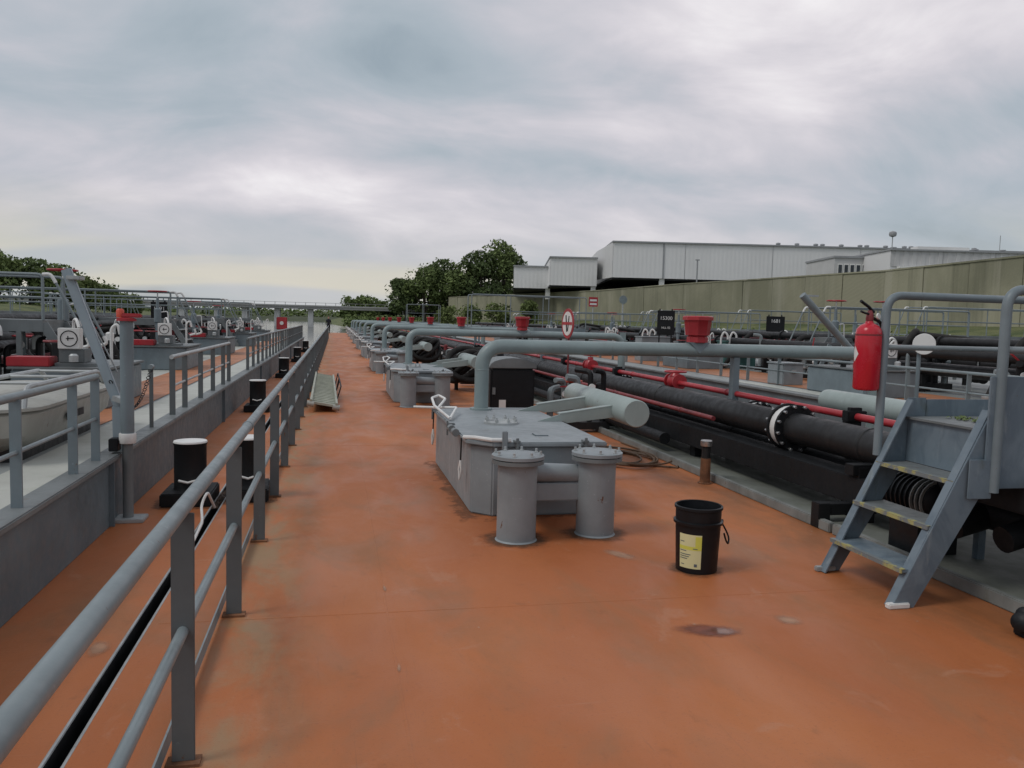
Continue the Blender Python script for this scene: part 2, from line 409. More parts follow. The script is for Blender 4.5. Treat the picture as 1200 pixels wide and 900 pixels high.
# ------------------------------------------------------------------ decks
YE = 90.0
GL, GR = -1.025, -0.955                      # the gap between the left barge and ours
deck = struct(MB().bx(GR, 7.2, -6, YE, -.012, 0).build('deck', 'deck_orange'))
MB().bx(GR - .004, 7.19, -5.99, YE - .01, -2.2, -.014).build('hull', 'black_paint', deck)
MB().tube([(GR + .004, -6, -.004), (GR + .004, YE, -.004)], .008, 8).build('edge_bar', 'galvanised', deck)
def seam(p0, p1, w=.014, h=.0022):
    b = MB(); p0 = Vector(p0); p1 = Vector(p1); d = (p1 - p0).normalized(); a = Vector((-d.y, d.x, 0)) * w / 2
    b.add([p0 - a, p0 + Vector((0, 0, h)), p0 + a, p1 - a, p1 + Vector((0, 0, h)), p1 + a], [(0, 1, 4, 3), (1, 2, 5, 4)])
    return b.build('weld_seam', 'deck_orange', deck)
seam((.30, -6, .0005), (.30, YE, .0005))
for k in range(1, 14): seam((GR + .05, -1.6 + 6.1 * k, .0005), (3.9, -1.6 + 6.1 * k, .0005))
# left barge: gangway strip, coaming wall, raised deck
LC = -1.69; LZ = .53; LE = 46.0
lw = struct(MB().bx(LC, GL, -6, LE, -.012, .0).build('left_gangway', 'deck_orange'))
MB().bx(LC, GL + .004, -5.99, LE - .01, -2.2, -.014).build('hull', 'black_paint', lw)
MB().tube([(GL - .004, -6, -.004), (GL - .004, LE, -.004)], .008, 8).build('edge_bar', 'galvanised', lw)
ld = struct(MB().bx(-11.2, LC - .03, -6, LE, -1.5, LZ).build('left_deck', 'neighbour_deck'))
lc = MB().bx(LC - .03, LC + .012, -6, LE + .01, .004, LZ - .03).build('left_coaming', 'hull_grey'); struct(lc)
MB().bx(LC - .12, LC + .05, -6, LE, LZ - .03, LZ + .012).build('coaming_cap', 'coaming_grey', lc, bevel=.008)
for k in range(6): MB().bx(LC + .012, LC + .05, 6.62 + 6.4 * k, 6.635 + 6.4 * k, .006, LZ - .03).build('stiffener', 'hull_grey', lc)
struct(MB().add([(LC - .12, -6, LZ + .004), (LC - .12, LE, LZ + .004), (-2.2, LE, LZ + .004), (-2.2, -6, LZ + .004)], [(3, 2, 1, 0)]).build('deck_margin', 'deck_margin'))
lane = MB(); pts = [(-2.24, LE), (-2.24, 9.0)] + [(-2.24 - .55 * (1 - math.cos(a * PI / 16)), 9.0 - 2.2 * math.sin(a * PI / 16)) for a in range(1, 9)] + [(-3.05, 6.8), (-3.05, LE)]
lane.add([(x, y, LZ + .008) for x, y in pts], [tuple(range(len(pts)))]); struct(lane.build('painted_lane', 'lane_orange'))
struct(MB().add([(-3.05, 7, LZ + .005), (-3.05, LE, LZ + .005), (-3.6, LE, LZ + .005), (-3.6, 7, LZ + .005)], [(3, 2, 1, 0)]).build('lane_margin', 'deck_margin'))
pts = [(-2.75 + .42 * math.cos(a * PI / 8) , 6.15 + .62 * math.sin(a * PI / 8)) for a in range(16)]
struct(MB().add([(x, y, LZ + .009) for x, y in pts], [tuple(range(16))]).build('painted_patch', 'lane_orange'))
struct(MB().bx(-20.0, -11.5, -6, 62, -1.5, .62).build('outer_left_deck', 'neighbour_deck'))
# right barge
RC = 7.85; RE = 74.0
rw = struct(MB().bx(7.3, RC, -6, RE, -2.2, 0).build('right_gangway', 'deck_orange'))
rc = MB().bx(RC, RC + .04, -6, RE, .004, LZ - .03).build('right_coaming', 'hull_grey'); struct(rc)
MB().bx(RC - .05, RC + .12, -6, RE, LZ - .03, LZ + .012).build('coaming_cap', 'coaming_grey', rc, bevel=.008)
struct(MB().bx(RC + .04, 16.0, -6, RE, -1.5, LZ).build('right_deck', 'neighbour_deck'))
mp = [(RC + .13, -6), (8.55, -6), (8.55, 14.6)] + [(8.55 - .21 + .21 * math.cos(a * PI / 8), 14.6 + 1.4 * math.sin(a * PI / 8)) for a in range(1, 9)]
struct(MB().add([(x, y, LZ + .006) for x, y in mp], [tuple(range(len(mp)))]).build('deck_margin', 'deck_margin'))
struct(MB().add([(8.7, -6, LZ + .008), (10.6, -6, LZ + .008), (10.6, RE, LZ + .008), (8.7, RE, LZ + .008)], [(0, 1, 2, 3)]).build('painted_lane', 'lane_orange'))
struct(MB().bx(16.4, 24.4, -6, 80, -1.5, .60).build('outer_right_deck', 'neighbour_deck'))

# ================================================================== our deck: the long railing
def main_railing():
    t = thing('deck_railing', 'long blue-grey pipe railing along the left edge of the orange deck', 'railing', (-.53, 0, 0))
    y0 = -1.51
    MB().tube([(0, y0 - 1.2, .955), (0, 66.4, .955)], .030, 14).build('top_rail', 'rail_paint', t)
    MB().tube([(0, y0 - 1.2, .50), (0, 66.4, .50)], .021, 12).build('mid_rail', 'rail_paint', t)
    MB().bx(-.075, -.067, y0 - 1.2, 66.4, .02, .085).build('toe_board', 'rail_paint', t)
    me = MB().bx(-.040, .040, -.007, .007, .012, .935).mesh('post', 'post_paint', .002)
    fe = MB().bx(-.06, .06, -.035, .035, 0.0005, .012).mesh('foot_plate', 'rust')
    for k in range(45):
        if k in (1, 2): continue
        p = link('post', me, t); p.location = (0, y0 + 1.52 * k, 0)
        f = link('foot_plate', fe, p)
    for k in range(0, 11):
        y = -.8 + 6.08 * k
        MB().lathe([(.0325, -.012), (.0345, -.008), (.0345, .008), (.0325, .012)], 14, (0, y, .955), (0, 1, 0)).build('weld_collar', 'rail_paint', t)
main_railing()

# ================================================================== tank hatches with counterweights
HY = [6.65 + 9.42 * k for k in range(9)]
def make_hatch():
    t = thing('tank_hatch', '', 'hatch', (1.15, 0, 0), 0, 'grey tank hatches along the orange deck')
    # coaming with a chamfered near left corner
    W, D, H = 1.10, 2.62, .60
    out = [(.16, 0), (W, 0), (W, D), (0, D), (0, .16)]
    b = MB(); b.prism([(x, y, 0) for x, y in out], (0, 0, H)); c = b.build('coaming', 'grey_paint', t, bevel=.012)
    lo = [(.15, -.06), (W + .05, -.06), (W + .05, D + .05), (-.05, D + .05), (-.05, .15)]
    lid = MB().prism([(x, y, H) for x, y in lo], (0, 0, .042)).build('lid', 'grey_paint', t, bevel=.010)
    MB().bx(.60, .72, .30, .31, H + .045, H + .052).build('stencil_bar', 'hull_grey', lid)
    MB().bx(.60, .61, .31, .44, H + .045, H + .052).build('stencil_bar', 'hull_grey', lid)
    # sight port
    z = H + .042
    MB().lathe([(.17, 0), (.17, .02), (.15, .03), (.12, .03), (.115, .014), (0, .014)], 26, (.47, 1.2, z)).build('sight_port', 'galvanised', lid)
    me = MB().lathe([(.017, 0), (.017, .03), (.008, .032), (.008, .05), (0, .05)], 6).mesh('port_nut', 'galvanised')
    for k in range(8):
        o = link('port_nut', me, lid); o.location = (.47 + .15 * math.cos(k * PI / 4 + .3), 1.2 + .15 * math.sin(k * PI / 4 + .3), z + .02)
    # lid dogs along the front and the left edge
    me = MB().bx(-.025, .025, -.03, .05, .0, .018).bx(-.012, .012, -.028, -.012, -.10, .04).mesh('lid_clamp', 'coaming_grey', .003)
    for x in (.35, .95): o = link('lid_clamp', me, t); o.location = (x, -.07, z)
    for y in (1.1, 2.35): o = link('lid_clamp', me, t); o.location = (-.06, y, z); o.rotation_euler = (0, 0, -PI / 2)
    MB().bx(.22, .265, -.10, -.065, H - .12, H + .14).build('lug', 'grey_paint', t, bevel=.006)
    # locking mechanism and white rods on the left edge
    for y in (.55, .80): MB().cyl((-.085, y - .05, z + .005), (-.085, y + .05, z + .005), .035, 10).build('hinge_barrel', 'coaming_grey', t)
    MB().tube(fillet([(-.30, 2.25, z + .05), (-.10, 2.2, z + .05), (.14, 2.0, z + .07), (-.02, 1.35, z + .03), (-.10, 2.0, z + .09), (-.10, 2.25, z + .15), (.0, 2.45, z + .16), (.05, 2.25, z + .14), (-.06, 1.98, z + .07)], .025, 3), .014, 8).build('locking_rod', 'white_paint', t)
    MB().tube([(-.06, .20, z + .01), (.02, .10, z + .02), (.14, -.05, z + .02), (.30, -.07, z + .02)], .018, 8).build('rim_rod', 'white_paint', t)
    for y in (.36, 2.42):
        MB().tube([(-.055, y, z - .02), (-.06, y, z - .22)], .008, 6).build('hanger_wire', 'dark_pipe', t)
        MB().tube([(-.06, y, z - .22), (-.07, y + .02, z - .30), (-.065, y, z - .39), (-.055, y - .02, z - .30), (-.06, y, z - .22)], .011, 6).build('shackle', 'white_paint', t)
    # counterweight drum on two arms, a little above the lid
    for y in (1.36, 2.30):
        pr = [(W - .22, y, z), (W + .05, y, z), (W + .10, y, z - .02), (W + .70, y, z + .05), (W + .70, y, z + .17), (W + .02, y, z + .07)]
        MB().prism(pr, (0, .022, 0)).build('arm', 'drum_paint', lid, bevel=.003)
        MB().bar((W + .02, y + .05, z + .077), (W + .66, y + .05, z + .172), .10, .012).build('arm_flange', 'drum_paint', lid)
    MB().lathe([(.132, 0), (.140, .01), (.140, 2.18), (.132, 2.19)], 28, (W + .72, 1.0, z + .12), (0, 1, 0)).build('counterweight_drum', 'drum_paint', lid)
    MB().lathe([(.05, 0), (.05, .10), (.03, .12)], 10, (.24, -.06, .05), (0, -1, 0)).build('drain_plug', 'black_paint', t); MB().tube([(.24, -.10, .02), (.24, -.10, .16)], .035, 8).build('drain_cock', 'black_paint', t)
    return t
hatch = make_hatch()
for i, y in enumerate(HY):
    place(hatch, i, (1.15, y, 0), f'{ordn(i)} grey tank hatch from the camera with lid and counterweight drum on the orange deck' if i else 'nearest grey tank hatch with white locking rods and counterweight drum on orange deck')

def make_standpipe():
    t = thing('standpipe', '', 'standpipe', (0, 0, 0), 0, 'flanged standpipes before the hatches')
    MB().lathe([(.162, .0), (.150, .012), (.150, .60)], 28).build('barrel', 'grey_paint', t)
    MB().lathe([(.175, .585), (.198, .59), (.198, .618), (.185, .622)], 30).build('flange', 'coaming_grey', t)
    MB().lathe([(.19, .624), (.200, .628), (.200, .652), (.19, .658), (.0, .668)], 30).build('cover', 'grey_paint', t)
    me = MB().lathe([(.015, -.06), (.015, .005), (.010, .007), (.010, .028), (0, .028)], 6).mesh('bolt', 'galvanised')
    for k in range(8): o = link('bolt', me, t); o.location = (.172 * math.cos(k * PI / 4 + .4), .172 * math.sin(k * PI / 4 + .4), .66)
    return t
sp = make_standpipe()
for i, y in enumerate(HY):
    for q, x in enumerate((1.36, 2.02)):
        place(sp, i or q, (x, y - .73 + .10 * q, 0), f'{("left", "right")[q]} flanged grey standpipe before the {ordn(i)} tank hatch', rz=.5 * i + q)
    l = thing('branch_pipe', f'short grey branch pipe between the two standpipes of the {ordn(i)} hatch', 'pipe', (1.69, y - .3, 0), 0, 'branch pipes between standpipes')
    MB().cyl((-.34, -.30, .50), (.34, -.26, .46), .075, 16).build('pipe', 'grey_paint', l)
    MB().bx(-.26, .26, -.34, .28, .27, .41).build('shelf_box', 'grey_paint', l, bevel=.008)
    if i > 4: break

# ================================================================== cross pipes with red vent heads
def make_crosspipe():
    t = thing('vapour_pipe', '', 'pipe', (1.64, 0, 0), 0, 'grey-green vapour pipes crossing the deck')
    MB().tube(fillet([(0, 0, .64), (0, 0, 1.37), (5.10, 0, 1.37), (5.10, 0, .06)], .26, 10), .082, 20).build('pipe', 'pipe_green', t)
    MB().lathe([(.13, .0), (.13, .02), (.085, .022)], 20, (0, 0, .642)).build('base_flange', 'pipe_green', t)
    for z in (1.10,): MB().lathe([(.083, -.004), (.0855, 0), (.083, .004)], 20, (0, 0, z)).build('weld', 'pipe_green', t)
    MB().bx(5.09, 5.23, .09, .11, .06, 1.46).build('support', 'pipe_green', t); MB().bx(4.95, 5.23, -.03, .09, 1.26, 1.29).build('support_shelf', 'pipe_green', t)
    MB().bx(3.10, 3.18, -.05, .05, .06, 1.29).build('support', 'blue_grey', t)
    MB().prism([(2.50, -.085, 1.465), (2.76, -.085, 1.465), (2.63, -.085, 1.33)], (0, .17, 0)).build('saddle', 'blue_grey', t)
    return t
def make_ventcap():
    t = thing('vent_head', '', 'vent head', (0, 0, 0), 0, 'red vent heads on the vapour pipes')
    MB().lathe([(.10, 0), (.125, .01), (.125, .07), (.11, .09)], 8).build('base', 'red_paint', t, smooth=25)
    MB().lathe([(.11, .09), (.142, .095), (.162, .27), (.165, .275)], 8).build('body', 'red_paint', t, smooth=25)
    MB().lathe([(.182, .275), (.182, .315), (.165, .325), (0, .328)], 8).build('cap', 'red_paint', t, smooth=25)
    return t
xp = make_crosspipe(); vc = make_ventcap()
for i, y in enumerate(HY):
    place(xp, i, (1.64, y + 2.45, 0), f'{ordn(i)} grey-green vapour pipe from the camera rising and bending across the deck')
    place(vc, i, (4.27, y + 2.45, 1.455), f'{ordn(i)} red vent head from the camera on the grey-green cross pipe', rz=.39)

# ================================================================== cargo pipes and drip tray
tray = thing('drip_tray', 'shallow green-stained grey drip tray under the black cargo pipes', 'drip tray', (3.95, 0, 0))
MB().bx(.06, 2.55, -6, 88, .001, .05).build('tray_floor', 'tray_floor', tray)
for k in range(16):
    MB().bx(0, .058, -6 + 5.9 * k, -6 + 5.9 * k + 5.86, .0, .085 + .004 * (k % 2)).build('edge_bar', 'tray_edge', tray, bevel=.008)
for k in range(16): MB().bx(2.55, 2.60, -6 + 5.9 * k, -6 + 5.9 * k + 5.86, .0, .085).build('edge_bar', 'tray_edge', tray, bevel=.008)

def pipe_run(name, label, x, z, r, mat, y0, y1, joints=(), flanges=(), n=20):
    t = thing(name, label, 'pipe', (x, y0, z))
    cuts = [y0] + sorted(flanges) + [y1]
    for a, b in zip(cuts[:-1], cuts[1:]):
        MB().tube([(0, a - y0 + (.05 if a != y0 else 0), 0), (0, b - y0 - (.05 if b != y1 else 0), 0)], r, n).build('pipe_length', mat, t)
    for y in flanges:
        for s in (-1, 1): MB().lathe([(r * 1.52, -.014), (r * 1.54, -.010), (r * 1.54, .010), (r * 1.52, .014)], 24, (0, y - y0 + s * .078, 0), (0, 1, 0)).build('flange', 'black_paint', t)
        MB().lathe([(r * 1.38, -.060), (r * 1.38, .060)], 24, (0, y - y0, 0), (0, 1, 0)).build('gasket_ring', 'white_paint', t)
        me = MB().lathe([(.014, -.020), (.016, -.018), (.016, .018), (.014, .020)], 6, (0, 0, 0), (0, 1, 0)).mesh('bolt', 'steel')
        for k in range(12):
            for s in (-1, 1):
                o = link('bolt', me, t); o.location = (r * 1.41 * math.cos(k * PI / 6 + .2), y - y0 + s * .110, r * 1.43 * math.sin(k * PI / 6 + .2))
    for y in joints:
        MB().lathe([(r + .001, -.02), (r + .008, -.012), (r + .008, .012), (r + .001, .02)], n, (0, y - y0, 0), (0, 1, 0)).build('joint_band', mat, t)
    return t
pipe_run('cargo_pipe', 'thick black cargo pipe with bolted flange and white gasket running beside the stairs', 4.56, .655, .155, 'dark_pipe', -4, 86,
         [10.7, 6.15, 14.2, 17.5, 21, 25, 30, 36, 42, 50], [7.42, 26.2, 45.0])
pipe_run('cargo_pipe', 'second black cargo pipe behind the thick flanged one', 5.12, .56, .125, 'dark_pipe', -4, 86, [8, 12, 18, 24, 31], [9.1, 28])
pipe_run('cargo_pipe', 'dark pipe under the red line, furthest from the hatches', 5.62, .50, .11, 'dark_pipe', -4, 86, [7, 13, 20], [15.2])
pipe_run('cargo_pipe', 'low black pipe tucked below the thick flanged cargo pipe', 4.80, .34, .125, 'black_paint', 5.6, 86, [9, 15, 22], [12.4])
pipe_run('cargo_pipe', 'low black pipe just above the drip tray floor beside the girder', 4.12, .22, .075, 'black_paint', 9.6, 60, [11, 14], [])
rp = pipe_run('fire_main', 'long thin bright red pipe running above the black cargo pipes', 4.80, .845, .036, 'red_paint', -4, 86, [7.9, 9.3, 12.6, 15.8, 19, 24, 30], [], 14)
pipe_run('small_pipe', 'thin reddish brown pipe low beside the thick black pipe', 4.28, .60, .028, 'red_dull', 8.6, 40, [9.5, 12, 15], [], 10)
for i, y in enumerate((5.95, 12.2, 18.4)):
    t = thing('pipe_stand', f'{ordn(i)} stout black stand under the thick cargo pipe', 'stand', (4.45, y, .05), 0, 'black pipe stands')
    MB().bx(-.19, -.02, -.07, .07, 0, .47).build('post', 'black_paint', t, bevel=.004); MB().bx(-.24, .30, -.06, .06, .40, .49).build('head', 'black_paint', t, bevel=.004)
gb = thing('pipe_girder', 'long black steel girder carrying the cargo pipes', 'girder', (4.42, -4, 0))
MB().bx(-.17, .12, 9.6, 90, .20, .43).build('beam', 'black_paint', gb, bevel=.006)
for k in range(30):
    if k < 3: continue
    y = 3.1 * k + .8
    MB().bx(-.07, .07, y, y + .14, .05, .20).build('leg', 'black_paint', gb)
    MB().bx(.09, 1.4, y + .02, y + .12, .22, .34).build('cross_bar', 'black_paint', gb)
for i, y in enumerate((6.75, 13.3, 16.6, 22.7)):
    t = thing('pipe_bracket', f'{ordn(i)} black upright bracket clasping the red pipe and the cargo pipes', 'bracket', (4.80, y, 0), 0, 'black pipe brackets')
    MB().bx(-.06, .06, -.03, .03, .36, .93).build('upright', 'black_paint', t, bevel=.004)
    MB().bx(-.10, .10, -.05, .05, .80, .90).build('clamp', 'black_paint', t, bevel=.006)
t = thing('floor_bracket', 'black angular box-section bracket on the deck left of the stairs', 'bracket', (4.0, 6.0, 0))
MB().bx(-.055, .055, -.06, .06, .001, .21).build('leg', 'black_paint', t, bevel=.006)
MB().bx(.055, .50, -.06, .06, .11, .205).build('arm', 'black_paint', t, bevel=.006)

def handwheel(parent, c, Rr, mat, tilt=(0, 0, 1), r=.014, spokes=4):
    w = MB().ring(c, tilt, Rr, r, 26, 8).build('handwheel', mat, parent)
    q = Vector((0, 0, 1)).rotation_difference(Vector(tilt)).to_matrix(); c = Vector(c)
    for k in range(spokes):
        a = 2 * PI * k / spokes; MB().tube([c, c + q @ Vector((Rr * math.cos(a), Rr * math.sin(a), 0))], r * .7, 6).build('spoke', mat, w)
    MB().lathe([(r * 2, -r), (r * 2, r)], 10, c, tilt).build('hub', mat, w)
    return w
def valve(label, loc, H=.45, Rr=.17, wheel='red_paint', body='dark_pipe', rz=0, group='handwheel valves'):
    t = thing('valve', label, 'valve', loc, rz, group)
    MB().lathe([(.05, 0), (.10, .04), (.12, .10), (.10, .17), (.06, .21), (.05, .26)], 16).build('body', body, t)
    for s in (-1, 1): MB().lathe([(.11, -.014), (.11, .014)], 18, (0, s * .15, .10), (0, 1, 0)).build('flange', body, t)
    MB().tube([(0, -.15, .10), (0, .15, .10)], .07, 14).build('neck', body, t)
    MB().tube([(0, 0, .2), (0, 0, H)], .016, 8).build('stem', 'galvanised', t)
    for s in (-1, 1): MB().bar((s * .045, 0, .22), (s * .03, 0, H - .04), .02, .012).build('yoke', body, t)
    handwheel(t, (0, 0, H), Rr, wheel)
    return t
valve('red handwheel valve on the thin red pipe above the cargo pipes', (4.80, 10.9, .76), .24, .15, 'red_paint', 'red_paint')
valve('second red handwheel valve on the thin red pipe, before the round sign', (4.80, 14.9, .76), .30, .13, 'red_paint', 'red_paint')
valve('flat orange-red handwheel valve beside the black cabinet', (3.55, 12.1, .32), .44, .21, 'orange_red', 'dark_pipe')
for i, y in enumerate(HY[1:6]):
    valve(f'black valve with red handwheel behind the {ordn(i + 1)} hatch', (3.5, y + 3.2, .1), .52, .2, 'red_paint', 'dark_pipe')
    valve(f'black valve with red handwheel right of the {ordn(i + 1)} hatch counterweight', (4.05, y + 1.2, .35), .42, .15, 'red_dull', 'dark_pipe')
# black hose bundles hung beyond each hatch
for i, y in enumerate(HY[1:7]):
    t = thing('hose_bundle', f'coiled black cargo hose heaped beside the {ordn(i + 1)} hatch', 'hose', (3.1, y + 3.1, 0), 0, 'black cargo hoses')
    for k in range(4):
        MB().tube([( .5 * math.cos(a * PI / 14) * (1 - .1 * k) , .42 * math.sin(a * PI / 14) + .08 * k - .1, .62 - .02 * k + .36 * math.sin(a * PI / 14 + k) ) for a in range(28)], .075, 10, closed=True).build('loop', 'rubber', t)
    MB().bx(-.30, -.22, -.05, .05, 0, .7).build('leg', 'dark_pipe', t); MB().bx(.22, .30, -.05, .05, 0, .7).build('leg', 'dark_pipe', t)

# ================================================================== stairs and catwalk over the pipes
def near_stairs():
    X0 = 3.28
    t = thing('catwalk_stairs', 'blue-grey steel stairs with yellow-edged treads and handrails over the pipes', 'stairs', (X0, 4.13, 0))
    yl, yr = .74, 0.0                          # left and right stringer planes
    for y in (yr, yl):
        pr = [(-.02, y, .035), (.13, y, .0), (.13, y, .0), (.72, y, 1.0), (.72, y, 1.20), (.585, y, 1.20)]
        pr = [(-.02, y, .0), (.135, y, .0), (.74, y, .98), (.74, y, 1.20), (.60, y, 1.20)]
        st = MB().prism(pr, (0, .012, 0)).build('stringer', 'stair_paint', t, bevel=.002)
        MB().bar((-.01, y + .035 * (1 if y == yr else -1) + .006, .004), (.59, y + .035 * (1 if y == yr else -1) + .006, 1.19), .06, .010, up=(-.9, 0, .5)).build('stringer_flange', 'stair_paint', st)
        MB().bx(-.045, .10, y - .016, y + .028, .001, .034).build('foot', 'white_paint' if y == yr else 'galvanised', t, bevel=.006)
    for k, (x, z) in enumerate(((.055, .23), (.215, .49), (.375, .76))):
        tr = MB().bx(x, x + .235, .018, yl - .006, z - .02, z).build('tread', 'stair_paint' if k == 0 else 'coaming_grey', t, bevel=.003)
        MB().bx(x - .010, x + .022, .018, yl - .006, z + .0015, z + .004).bx(x - .010, x - .001, .018, yl - .006, z - .022, z + .001).build('nosing', 'yellow_edge', tr)
    MB().bx(.60, .612, .018, yl - .006, .765, 1.055).build('riser_panel', 'stair_paint', t)
    MB().bx(.58, 3.9, .018, yl - .006, 1.057, 1.072).build('platform', 'coaming_grey', t)
    MB().bx(.745, 3.9, yl, yl + .012, 1.0, 1.19).build('side_plate', 'stair_paint', t, bevel=.003)
    MB().bx(.745, 3.9, -.004, .010, .99, 1.19).build('side_plate', 'stair_paint', t, bevel=.003)
    MB().bx(.55, .84, -.028, -.006, .72, 1.40).build('gusset_plate', 'stair_paint', t, bevel=.004)
    MB().bx(.44, .60, -.030, -.012, .66, .90).build('gusset_plate', 'stair_paint', t, bevel=.004)
    # handrails: left (flat posts bent into a tube) and right
    MB().tube(fillet([(.39, yl + .02, .80), (.40, yl + .02, 1.90), (3.9, yl + .02, 1.895)], .12, 8), .028, 14).build('handrail', 'blue_grey', t)
    MB().tube(fillet([(.61, -.03, .70), (.615, -.03, 1.92), (3.9, -.03, 1.92)], .12, 8), .030, 14).build('handrail', 'blue_grey', t)
    MB().tube([(.40, yl + .02, 1.545), (3.9, yl + .02, 1.54)], .019, 12).build('mid_rail', 'rail_paint', t)
    MB().tube([(.62, -.03, 1.56), (3.9, -.03, 1.56)], .022, 12).build('mid_rail', 'rail_paint', t)
    for x in (2.0, 3.6):
        for y in (yl + .02, -.03): MB().tube([(x, y, 1.07), (x, y, 1.895)], .024, 10).build('rail_post', 'blue_grey', t)
    for x in (1.2, 3.4):
        for y in (.03, yl - .05): MB().bx(x, x + .06, y, y + .05, .05, 1.057).build('leg', 'stair_paint', t)
    # grime and leaves swept against the back of the platform
    b = MB(); r = random.Random(3)
    for k in range(90):
        x, y = .80 + r.random() * .16, .10 + r.random() * .55; a = r.random() * 6.3; s = .008 + r.random() * .014
        b.add([(x + s * math.cos(a), y + s * math.sin(a), 1.074 + r.random() * .02), (x - s * math.sin(a), y + s * math.cos(a), 1.074 + r.random() * .012), (x - s * math.cos(a), y - s * math.sin(a), 1.075 + r.random() * .02), (x + s * math.sin(a), y - s * math.cos(a), 1.074)], [(0, 1, 2, 3)])
    o = b.build('debris', 'leaf_mid', t); o['kind'] = 'stuff'
near_stairs()

def extinguisher():
    t = thing('fire_extinguisher', 'bright red fire extinguisher hung on the left post of the stairs', 'extinguisher', (3.58, 4.93, 1.245))
    MB().lathe([(.06, 0), (.078, .006), (.086, .02), (.086, .39), (.080, .42), (.060, .445), (.030, .46), (.024, .475)], 30).build('cylinder', 'fire_red', t)
    MB().lathe([(.0865, .0), (.0872, .012)], 30, (0, 0, .375)).build('band', 'red_dull', t)
    MB().lathe([(.022, .472), (.026, .49), (.022, .53), (.012, .55)], 12).build('valve_body', 'red_dull', t)
    MB().tube([(.03, 0, .535), (-.02, -.005, .575), (-.09, -.02, .61)], .011, 8).build('grip', 'black_plastic', t)
    MB().tube([(.03, 0, .515), (-.05, -.015, .53), (-.085, -.02, .54)], .008, 8).build('lever', 'black_plastic', t)
    MB().lathe([(.020, -.006), (.022, 0), (.020, .006)], 14, (.045, -.03, .51), (.4, -1, .1)).build('gauge', 'white_paint', t)
    MB().tube(fillet([(.02, .01, .50), (.095, .0, .47), (.115, .01, .30), (.110, .02, .03), (.09, .03, .0)], .06, 6), .012, 8).build('hose', 'rubber', t)
    MB().bx(.075, .125, -.02, .06, .29, .33).build('bracket', 'galvanised', t, bevel=.004); MB().bx(.075, .125, -.02, .06, .17, .20).build('bracket', 'galvanised', t, bevel=.004)
    b = MB()   # white diamond label wrapped on the left of the cylinder
    for k in range(6):
        a0 = PI - .62 + .14 * k; a1 = a0 + .14; h0 = .055 * (1 - abs(k - 3) / 3); h1 = .055 * (1 - abs(k - 2) / 3)
        h1 = .055 * (1 - abs(k + 1 - 3) / 3)
        b.add([(.0868 * math.cos(a0), .0868 * math.sin(a0), .25 - h0), (.0868 * math.cos(a1), .0868 * math.sin(a1), .25 - h1), (.0868 * math.cos(a1), .0868 * math.sin(a1), .25 + h1), (.0868 * math.cos(a0), .0868 * math.sin(a0), .25 + h0)], [(0, 1, 2, 3)])
    b.build('label_sticker', 'white_paint', t)
extinguisher()

def bucket():
    t = thing('bucket', 'black plastic bucket with a yellow label standing on the orange deck', 'bucket', (2.425, 5.03, 0), R(-12)); t.scale = (1.03, 1.03, 1.10)
    MB().lathe([(.128, 0), (.134, .004), (.147, .30), (.149, .40), (.144, .40), (.140, .30), (.127, .01), (0, .01)], 40).build('shell', 'black_plastic', t)
    MB().lathe([(.1475, .295), (.160, .297), (.161, .312), (.1475, .316)], 40, caps=False).build('collar', 'black_plastic', t)
    MB().lathe([(.1495, .385), (.157, .389), (.157, .404), (.149, .408), (.1435, .404)], 40, caps=False).build('rim', 'black_plastic', t)
    MB().tube(fillet([(.155, .02, .30), (.185, .03, .26), (.215, .02, .20), (.20, -.02, .165), (.172, -.06, .20), (.150, -.09, .25)], .03, 5), .006, 8).build('handle', 'black_plastic', t)
    for s in (1,): MB().lathe([(.016, 0), (.014, .02), (0, .022)], 10, (.150, .02, .30), (1, 0, 0)).build('handle_lug', 'black_plastic', t)
    def patch(name, mat, a0, a1, z0, z1, off, parent):
        b = MB(); n = 10
        for k in range(n + 1):
            a = a0 + (a1 - a0) * k / n
            for z in (z0, z1):
                r = .134 + .013 * (z - .004) / .296 + off
                b.v.append((r * math.cos(a), r * math.sin(a), z))
        b.f = [(2 * k, 2 * k + 2, 2 * k + 3, 2 * k + 1) for k in range(n)]
        return b.build(name, mat, parent)
    A0, A1 = R(206), R(268)
    lb = patch('label_sheet', 'label_pale', A0, A1, .035, .245, .0012, t)
    patch('label_band', 'label_yellow', A0, A1, .150, .172, .0018, lb)
    patch('label_mark', 'label_yellow', R(252), A1, .172, .236, .0018, lb)
    for k, (a, b_, z) in enumerate(((R(209), R(222), .196), (R(209), R(228), .140), (R(246), R(258), .157), (R(209), R(240), .118), (R(209), R(236), .105), (R(209), R(231), .092), (R(212), R(222), .055))):
        patch('print_line', 'hull_grey', a, b_, z, z + .005, .0022, lb)
    patch('print_mark', 'hull_grey', R(250), R(258), .048, .066, .0022, lb)
bucket()

# small things on the orange deck
t = thing('deck_filler', 'short rusty standpipe with a shiny steel cap beside the drip tray', 'filler pipe', (3.84, 7.85, 0))
MB().lathe([(.075, 0), (.075, .012), (.055, .016), (.052, .27)], 18).build('stub', 'rust', t)
MB().lathe([(.046, .27), (.044, .40)], 18).build('neck', 'dark_pipe', t)
MB().lathe([(.060, .40), (.062, .405), (.062, .455), (.055, .462), (0, .464)], 20).build('cap', 'steel', t)
t = thing('hose_coil', 'brown hose lying in loose loops on the deck beside the drip tray', 'hose', (3.45, 9.35, 0))
r = random.Random(5); pts = []
for k in range(150):
    a = k * .29; rad = .26 + .05 * math.sin(k * .13) + .0011 * k
    pts.append((.0 + rad * 1.05 * math.cos(a) + .10 * math.sin(k * .05), rad * 1.6 * math.sin(a) + .05 * math.cos(k * .07), .014 + .008 * math.floor(a / (2 * PI)) + .004 * math.sin(k * .9)))
